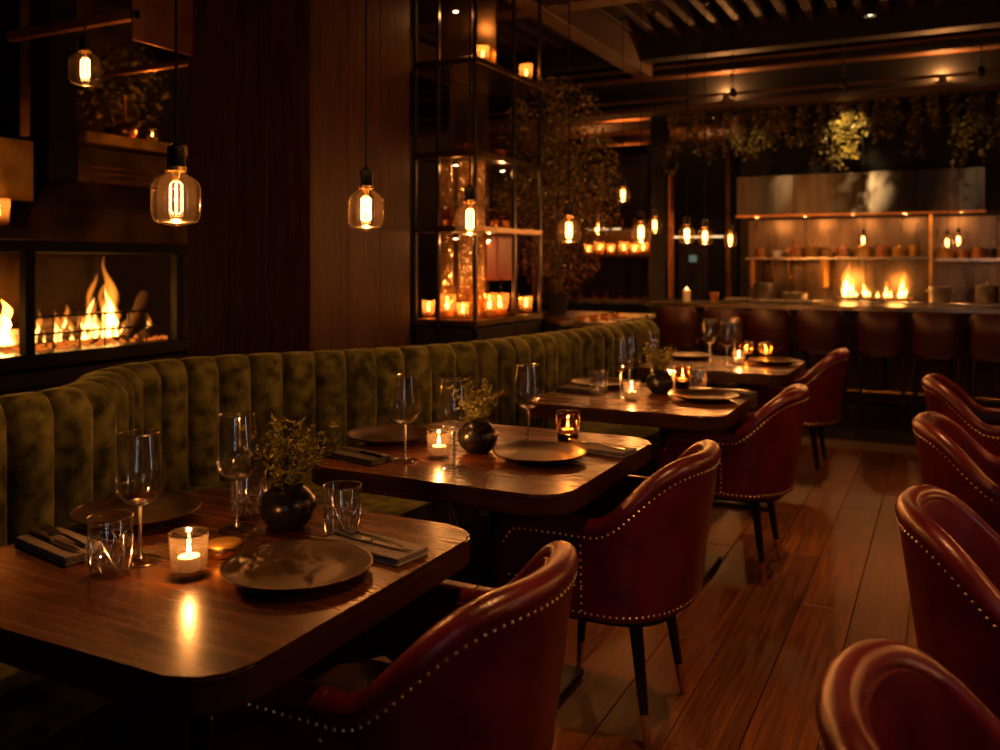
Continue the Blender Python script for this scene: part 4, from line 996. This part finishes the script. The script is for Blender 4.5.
# ================================================================== BACK-LEFT STATION
t = thing('back_counter', 'dark stone counter at the far left behind the tall plant', 'counter', (-3.3, 9.3, 0))
obj('top', b_box(bmesh.new(), -1.2, .75, -.30, .45, .87, .91, .006, 1), 'counter_stone', t); obj('body', b_box(bmesh.new(), -1.15, .7, -.24, .4, 0, .87, .004, 1), 'black_matte', t)
t = thing('candle_shelf', 'open back-bar shelf holding lit candles at the far left', 'shelf', (-3.3, 9.85, 0))
obj('back_panel', b_box(bmesh.new(), -1.2, .32, .30, .34, .91, 2.0, .004, 1), 'brick', t)
obj('shelf', b_box(bmesh.new(), -1.2, .32, -.05, .30, 1.365, 1.40, .004, 1), 'bronze', t); obj('canopy', b_box(bmesh.new(), -1.2, .32, -.08, .30, 1.69, 1.74, .004, 1), 'bronze', t)
obj('strip_lamp', b_box(bmesh.new(), -.46, -.05, -.085, -.078, 1.695, 1.71), 'strip_light', t)
obj('body', b_box(bmesh.new(), -1.2, .32, -.05, .30, 0, .91, .004, 1), 'black_matte', t)
for x in (-1.2, .28): obj('upright', b_box(bmesh.new(), x, x + .04, -.05, .30, .91, 1.74, .004, 1), 'copper', t)
GS = 'candle jars on the far left back-bar shelf'
for k, x in enumerate((-3.80, -3.66, -3.52, -3.38, -3.25, -3.12)):
    lantern('lit candle jar, %s from the left on the far back-bar shelf' % ('first second third fourth fifth sixth'.split()[k]), (x + R.uniform(-.02, .02), 9.92, 1.401), 0, GS, 1.25 if k % 2 else 1.05)
for k, x in enumerate((-3.9, -3.78, -3.66, -3.5, -3.36, -3.2, -3.05, -2.9)):
    jar('small glass on the far left counter, %s from the left' % ORD[k], (x, 9.28 + R.uniform(-.1, .1), .911), 0, 'glasses on the far left counter', .7)
for k, x in enumerate((-3.55, -3.4, -3.25, -3.0)): bottle('bottle on top of the far left back-bar canopy, %s from the left' % ORD[k], (x, 9.95, 1.741), 0, 'bottles on the back-bar canopy', .8)

# ================================================================== BAR COUNTER, STOOLS
bar = thing('bar_counter', 'long dark bar counter with polished stone top and steel edge', 'counter', (-.2, 8.3, 0))
def B_(name, x0, x1, y0, y1, z0, z1, mat, bev=.004, par=bar): return obj(name, b_box(bmesh.new(), x0 + .2, x1 + .2, y0 - 8.3, y1 - 8.3, z0, z1, bev, 1), mat, par)
B_('top', -2.52, 2.6, 8.05, 8.68, .905, .945, 'counter_stone', .006); B_('steel_edge', -2.52, 2.6, 8.042, 8.05, .908, .942, 'steel', .001)
B_('body', -2.45, 2.55, 8.25, 8.62, .10, .905, 'black_matte'); B_('kick', -2.45, 2.55, 8.32, 8.6, 0, .10, 'black_paint')
for k in range(10): B_('front_panel', -2.44 + .5 * k, -2.44 + .5 * k + .48, 8.232, 8.25, .12, .89, 'pillar_wood')
bm = bmesh.new(); b_tube(bm, [(-2.2, -.19, .22), (2.7, -.19, .22)], .019, 10); obj('foot_rail', bm, 'brass', bar, smooth=True)
for k in range(5):
    bm = bmesh.new(); x = -2.0 + 1.1 * k; b_tube(bm, [(x, -.06, .30), (x, -.15, .26), (x, -.19, .22)], .009, 6); obj('rail_bracket', bm, 'brass', bar)
def build_stool():
    t = thing('bar_stool', '', 'stool')
    poly = rrect(-.172, .172, -.17, .18, .09, 6)
    bm = b_prism(bmesh.new(), poly, .575, .645); bmesh.ops.bevel(bm, geom=[e for e in bm.edges if abs(e.verts[0].co.z - e.verts[1].co.z) < 1e-4], offset=.025, segments=3, affect='EDGES'); obj('seat', bm, 'leather_dark', t, smooth=True)
    bm = bmesh.new(); rows = []
    for q in range(17):
        a = -1 + q / 8; x = .18 * math.sin(a * 1.25) / math.sin(1.25); y = -.20 + .12 * (1 - math.cos(a * 1.1))
        top = .935 - .05 * max(0, abs(a) - .55) ** 2 / .2; ny = -.020
        row = [bm.verts.new((x * .92, y + .02, .60)), bm.verts.new((x, y, .76)), bm.verts.new((x, y - .02, top - .012)), bm.verts.new((x, y - .005, top)), bm.verts.new((x * .96, y + .016, top - .010)), bm.verts.new((x * .94, y + .035, .76)), bm.verts.new((x * .88, y + .05, .60))]
        rows.append(row)
    for a, b in zip(rows[:-1], rows[1:]):
        for j in range(7): bm.faces.new((a[j], a[(j + 1) % 7], b[(j + 1) % 7], b[j]))
    bm.faces.new(rows[0][::-1]); bm.faces.new(rows[-1]); obj('backrest', bm, 'leather_dark', t, smooth=True, auto=60)
    for (x, y) in ((-.15, -.14), (.15, -.14), (-.15, .14), (.15, .14)): obj('leg', b_tube(bmesh.new(), [(x, y, .58), (x * 1.1, y * 1.25, 0)], [.014, .010], 8), 'black_paint', t, smooth=True)
    bm = bmesh.new(); b_tube(bm, [(-.162, -.166, .22), (.162, -.166, .22), (.162, .166, .22), (-.162, .166, .22), (-.162, -.166, .22)], .008, 6); obj('foot_ring', bm, 'black_paint', t)
    return t
stool = Proto(build_stool)
for k, (x, lab) in enumerate(((-2.09, 'first'), (-1.68, 'second'), (-1.32, 'third'), (-.905, 'fourth'), (-.455, 'fifth'), (-.055, 'sixth'), (.34, 'seventh'), (.75, 'eighth'))):
    stool('oxblood leather bar stool at the counter, %s from the blue-grey post' % lab, (x, 7.74, 0), R.uniform(-.08, .08), 'bar stools')
t = thing('bar_post', 'slim blue-grey steel post at the left end of the bar', 'post', (-2.60, 8.68, 0))
obj('shaft', b_box(bmesh.new(), -.08, .08, -.08, .08, 0, 3.305, .004, 1), 'dark_steel', t, (0, .12, 0)); obj('edge_strip', b_box(bmesh.new(), .10, .125, -.05, .08, .95, 2.2, .004, 1), 'copper', t, (0, .12, 0))
# candle and mill on the counter
t = thing('pillar_candle', 'white pillar candle on the left end of the bar counter', 'candle', (-2.17, 8.22, .9455))
obj('wax', b_lathe(bmesh.new(), [(0, 0), (.034, 0), (.036, .004), (.036, .11), (.03, .114), (0, .108)], 20), 'wax', t, smooth=True); obj('wick', b_tube(bmesh.new(), [(0, 0, .108), (0, 0, .12)], .001, 5), 'black_matte', t); obj('flame', FM, '', t, (0, 0, .118)); point('candle_light', t, (0, 0, .1465), .4 * KC, CANDLE, .004)
pot('copper_cup', 'copper cup beside the pillar candle on the bar counter', 'cup', [(0, 0), (.032, 0), (.04, .07), (.042, .09), (.038, .09), (.03, .01), (0, .01)], 'copper', (-1.93, 8.30, .9455), None, handles=False)

# ================================================================== OPEN KITCHEN
KY = 10.3
bm = bmesh.new(); b_box(bm, -2.1, 3.2, KY, KY + .1, 0, 3.46); struct('wall_kitchen', bm, 'plaster', 'dark rear wall of the open kitchen')
kb = thing('kitchen_splashback', 'brushed steel panels lining the kitchen wall behind the grill', 'panel', (-.5, KY, 0))
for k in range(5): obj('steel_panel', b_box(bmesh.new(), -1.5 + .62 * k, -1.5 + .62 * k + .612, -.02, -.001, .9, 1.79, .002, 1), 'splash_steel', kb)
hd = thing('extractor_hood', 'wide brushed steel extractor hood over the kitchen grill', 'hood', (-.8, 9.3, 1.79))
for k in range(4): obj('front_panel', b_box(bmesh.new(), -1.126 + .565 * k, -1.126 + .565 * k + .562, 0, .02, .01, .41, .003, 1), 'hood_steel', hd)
obj('body', b_box(bmesh.new(), -1.126, 1.13, .021, .98, .05, .41, .003, 1), 'dark_steel', hd); obj('lip', b_box(bmesh.new(), -1.14, 1.14, -.015, .03, -.012, .012, .004, 1), 'copper', hd); obj('side_panel', b_box(bmesh.new(), -1.13, -1.127, 0, .98, .0, .41), 'hood_steel', hd)
obj('flue', b_box(bmesh.new(), -.9, .9, .4, .98, .41, 1.55, .003, 1), 'black_matte', hd)
for k in range(6): obj('filter', b_box(bmesh.new(), -1.05 + .36 * k, -1.05 + .36 * k + .34, .10, .92, .02, .045, .004, 1), 'steel', hd)
for k in range(5):
    hl = obj('hood_lamp', b_lathe(bmesh.new(), [(0, .015), (.03, .015), (.034, .008), (.034, 0), (0, 0)], 16), 'steel', hd, (-.95 + .47 * k, .14, .005), smooth=True)
    obj('lens', b_lathe(bmesh.new(), [(0, -.003), (.022, -.002), (.024, 0), (0, 0)], 12), 'spot_lens', hl); point('hood_light', hl, (0, 0, -.03), 5.0, WARM, .015)
kc = thing('kitchen_range', 'steel kitchen range with an open flame grill', 'range', (-.5, 9.9, 0))
obj('worktop', b_box(bmesh.new(), -1.6, 1.9, -.45, .36, .895, .93, .004, 1), 'steel', kc); obj('body', b_box(bmesh.new(), -1.58, 1.88, -.42, .36, 0, .895, .004, 1), 'dark_steel', kc)
obj('grill_bed', b_box(bmesh.new(), -.52, .22, -.25, .28, .931, .945, .003, 1), 'black_matte', kc)
for k in range(16): obj('grill_bar', b_box(bmesh.new(), -.5 + .045 * k, -.5 + .045 * k + .014, -.27, .29, .946, .958), 'black_paint', kc)
bm = bmesh.new()
for k in range(120): x, y = R.uniform(-.5, .2), R.uniform(-.2, .24); b_box(bm, x - .01, x + .01, y - .012, y + .012, .9455, .956)
obj('embers', bm, 'ember', kc, kind='stuff')
ks = thing('kitchen_shelf', 'steel kitchen shelf carrying a row of pots over the grill', 'shelf', (-.9, 9.75, 0))
obj('board', b_box(bmesh.new(), -1.0, .77, -.14, .45, 1.345, 1.37, .003, 1), 'steel', ks)
for x in (-.95, -.24): obj('bracket', b_box(bmesh.new(), x - .02, x + .02, .0, .45, 1.05, 1.345, .004, 1), 'brass_worn', ks)
ks2 = thing('kitchen_shelf', 'steel kitchen shelf right of the upright with two bulbs before it', 'shelf', (.6, 9.75, 0))
obj('board', b_box(bmesh.new(), -.70, 1.3, -.14, .45, 1.325, 1.36, .003, 1), 'steel', ks2); obj('upright', b_box(bmesh.new(), -.74, -.71, -.12, -.09, .93, 1.79, .002, 1), 'brass_worn', ks2)
kf = thing('grill_fire', 'row of tall orange flames leaping from the kitchen grill', 'fire', (-.65, 9.9, .958))
for k, (x, zt, r) in enumerate(((-.925, 1.34, .05), (-.88, 1.20, .045), (-.945, 1.12, .04), (-.835, 1.05, .035), (-.74, 1.18, .038), (-.70, 1.06, .03), (-.545, 1.13, .036), (-.50, 1.05, .03), (-.405, 1.235, .045), (-.37, 1.12, .036), (-.62, 1.03, .03))): flame('flame', zt - .95, r, 80 + k, kf, (x + .65, R.uniform(-.05, .05), 0))
point('grill_light', kf, (-.25, -.02, .18), 9, FIRE, .08); point('grill_light', kf, (.2, -.02, .14), 7, FIRE, .07)
# pots on the shelves and worktop
GK = 'pots on the kitchen shelf'
prof_pot = lambda r, h: [(0, 0), (r * .94, 0), (r, .008), (r, h - .006), (r * 1.04, h), (r * .98, h), (r * .95, .01), (0, .01)]
for k, (x, r, h, m, l) in enumerate(((-1.78, .055, .10, 'copper', None), (-1.60, .045, .07, 'ceramic', None), (-1.42, .075, .10, 'copper', 'copper'), (-1.25, .07, .11, 'brass_worn', None), (-1.10, .06, .08, 'brass_worn', None), (-.95, .065, .09, 'copper', 'copper'), (-.76, .075, .11, 'brass_worn', None), (-.58, .06, .12, 'copper', None), (-.42, .065, .10, 'brass_worn', 'brass'), (-.28, .055, .12, 'brass_worn', None))):
    pot('cooking_pot', '%s cooking pot, %s from the left on the shelf over the grill' % ({'copper': 'copper', 'ceramic': 'pale ceramic', 'brass_worn': 'brass', 'bronze': 'bronze'}[m], 'first second third fourth fifth sixth seventh eighth ninth tenth'.split()[k]), 'pot', prof_pot(r, h), m, (x, 9.78, 1.3705), GK, lid=l)
for k, (x, r, h, m, l) in enumerate(((.0, .075, .09, 'brass_worn', None), (.15, .05, .08, 'copper', None), (.30, .08, .09, 'copper', 'copper'), (.52, .07, .11, 'brass_worn', None))):
    pot('cooking_pot', 'cooking pot, %s from the left on the shelf right of the upright' % ('first second third fourth'.split()[k]), 'pot', prof_pot(r, h), m, (x, 9.78, 1.3605), GK, lid=l)
pot('stock_pot', 'tall steel stock pot at the left of the kitchen worktop', 'pot', prof_pot(.10, .17), 'pan_steel', (-1.72, 9.62, .931), 'stock pots'); pot('stock_pot', 'steel stock pot right of the grill flames', 'pot', prof_pot(.10, .15), 'pan_steel', (-.04, 9.62, .931), 'stock pots'); pot('stock_pot', 'steel stock pot at the right edge of the kitchen', 'pot', prof_pot(.10, .16), 'pan_steel', (.36, 9.62, .931), 'stock pots', lid='pan_steel'); pot('saute_pan', 'wide steel pan beside the tall stock pot', 'pan', prof_pot(.13, .07), 'pan_steel', (-1.40, 9.62, .931), None)
for k, x in enumerate((-1.62, -1.46)):
    t = thing('ladle', 'brass ladle hanging under the kitchen shelf, %s' % ('left of two', 'right of two')[k], 'ladle', (x, 9.60, 1.345), 0, 'hanging ladles')
    obj('handle', b_tube(bmesh.new(), [(0, 0, 0), (0, 0, -.16)], .006, 6), 'brass_worn', t); obj('cup', b_lathe(bmesh.new(), [(0, -.20), (.03, -.19), (.036, -.165), (.033, -.165), (0, -.19)], 14), 'brass_worn', t, smooth=True)
pl2 = Proto(lambda: (lambda t: (obj('dish', b_lathe(bmesh.new(), [(0, .003), (.07, .0), (.09, .004), (.13, .016), (.128, .019), (.085, .008), (0, .008)], 32), 'ceramic', t, smooth=True), t)[-1])(thing('serving_plate', '', 'plate')))
for k, (x, y, z) in enumerate(((-1.75, 8.52, .9455), (-1.75, 8.52, .958), (-1.45, 8.50, .9455), (-1.2, 8.53, .9455))): pl2('pale serving plate on the bar pass, %s' % ('bottom of the stack', 'top of the stack', 'middle of the pass', 'rightmost on the pass')[k], (x, y, z), 0, 'plates on the pass')

# dark service bay left of the hood
t = thing('service_bay', 'tall dark cabinet with a glowing strip shelf left of the kitchen', 'cabinet', (-2.45, 10.25, 0))
obj('carcass', b_box(bmesh.new(), -.75, .32, .05, .35, 0, 2.75, .004, 1), 'black_matte', t); obj('shelf', b_box(bmesh.new(), -.52, .20, -.04, .05, 1.60, 1.625, .003, 1), 'dark_steel', t); obj('strip_lamp', b_box(bmesh.new(), -.50, .18, -.045, -.04, 1.602, 1.622), 'strip_light', t)
dr = obj('door', b_box(bmesh.new(), -.36, -.02, .02, .05, .1, 1.52, .004, 1), 'dark_steel', t); obj('display', b_box(bmesh.new(), -.23, -.14, .012, .02, 1.32, 1.40, .002, 1), 'screen_green', dr)
obj('upright', b_box(bmesh.new(), .20, .26, -.02, .05, .9, 2.6, .004, 1), 'bronze', t)

# ================================================================== HANGING GREENERY OVER THE HOOD
def vine(label, x, y, z, length, seed, n=120, spread=.10, group='trailing vines over the bar', size=.045):
    g = random.Random(seed); t = thing('hanging_vine', label, 'plant', (x, y, z), 0, group)
    st = bmesh.new(); lf = bmesh.new()
    for s in range(4):
        ox, oy = g.uniform(-spread, spread), g.uniform(-.06, .06); L = length * g.uniform(.55, 1.0)
        pts = [Vector((ox * f * 1.0 + g.uniform(-.012, .012), oy * f + g.uniform(-.012, .012), -L * f)) for f in [q / 8 for q in range(9)]]
        b_tube(st, pts, .003, 4)
        for k in range(n // 4):
            f = g.uniform(0.02, 1) * 8; i = min(7, int(f)); p = pts[i].lerp(pts[i + 1], f - i)
            leaf(lf, p + Vector((g.uniform(-.03, .03), g.uniform(-.03, .03), 0)), (g.uniform(-1, 1), g.uniform(-1, 1), g.uniform(-1.2, .2)), size * g.uniform(.6, 1.25), .62)
    obj('stems', st, 'stem', t, kind='stuff'); obj('leaves', lf, 'leaf_vine', t, kind='stuff')
    return t
k = 0
for x in [-2.4 + .135 * q for q in range(22)]:
    if abs(x + .78) < .05: continue
    vine('trailing vine hanging above the bar, %s from the blue-grey post' % ORD[k], x + R.uniform(-.04, .04), 8.62 + R.uniform(-.12, .16), 2.80, R.uniform(.38, .72), 200 + k, 130); k += 1
vine('bright spotlit trailing vine hanging above the middle of the hood', -.79, 8.60, 2.80, .62, 300, 300, .19, size=.062)
tr_ = thing('vine_trough', 'long dark trough the vines hang from above the bar', 'planter', (-.2, 8.68, 2.80)); obj('body', b_box(bmesh.new(), -2.3, 2.6, -.18, .22, 0, .14, .006, 1), 'black_matte', tr_); obj('hanger', b_box(bmesh.new(), -2.3, 2.6, -.02, .02, .14, .66), 'black_matte', tr_)
def track_spot(label, x, y, z, target, watts, ang, up=0):
    t = thing('track_spotlight', label, 'spotlight', (x, y, z), 0, 'spotlights on the bar header')
    obj('arm', b_tube(bmesh.new(), [(0, 0, .262), (0, 0, -.05)], .006, 8), 'black_paint', t)
    hd_ = obj('head', b_lathe(bmesh.new(), [(0, .03), (.026, .03), (.03, .02), (.03, -.045), (.026, -.045), (.024, -.03), (0, -.03)], 16), 'black_paint', t, (0, 0, -.08), smooth=True)
    d = (Vector(target) - Vector((x, y, z - .08))); hd_.rotation_euler = d.to_track_quat('-Z', 'Y').to_euler()
    obj('lens', b_lathe(bmesh.new(), [(0, -.036), (.024, -.034), (.024, -.031), (0, -.031)], 14), 'spot_lens', hd_)
    spot('spot_light', t, tuple(Vector((0, 0, -.08)) + d.normalized() * .055), target, watts, ang, .5, (1, .62, .25))
    return t
track_spot('spotlight aimed at the bright vine over the hood', -.75, 7.80, 2.88, (-.79, 8.6, 2.46), 170, 32)
track_spot('spotlight on the header left of the bright vine', -1.65, 7.80, 2.88, (-1.7, 8.62, 2.45), 34, 30)
track_spot('spotlight on the header at the right end of the greenery', .25, 7.80, 2.88, (.2, 8.62, 2.4), 9, 30)

def uplight(label, x, y, z, watts):
    t = thing('uplight', label, 'spotlight', (x, y, z), 0, 'small uplights on the timbers')
    obj('housing', b_lathe(bmesh.new(), [(0, 0), (.03, 0), (.034, .02), (.034, .05), (.028, .05), (.026, .03), (0, .03)], 16), 'black_paint', t, smooth=True)
    obj('lens', b_lathe(bmesh.new(), [(0, .032), (.024, .032), (.024, .036), (0, .036)], 14), 'spot_lens', t)
    point('uplight_lamp', t, (0, 0, .06), watts, WARM, .02)
    return t
for lab, x in (('left of the bright vine', -1.80), ('right of the bright vine', -.02), ('past the right end of the hood', 1.2)): uplight('small uplight on the bar header, ' + lab, x, 8.215, 2.801, 32)
for lab, x, y in (('above the far left station', -3.3, 9.82), ('left of the far station', -4.3, 10.82), ('over the far end', -3.0, 11.82), ('before the far station', -3.6, 8.92)): uplight('small added uplight on a copper pipe ' + lab, x, y, 3.001, 20)  # added lamps that brighten the beams at the back left
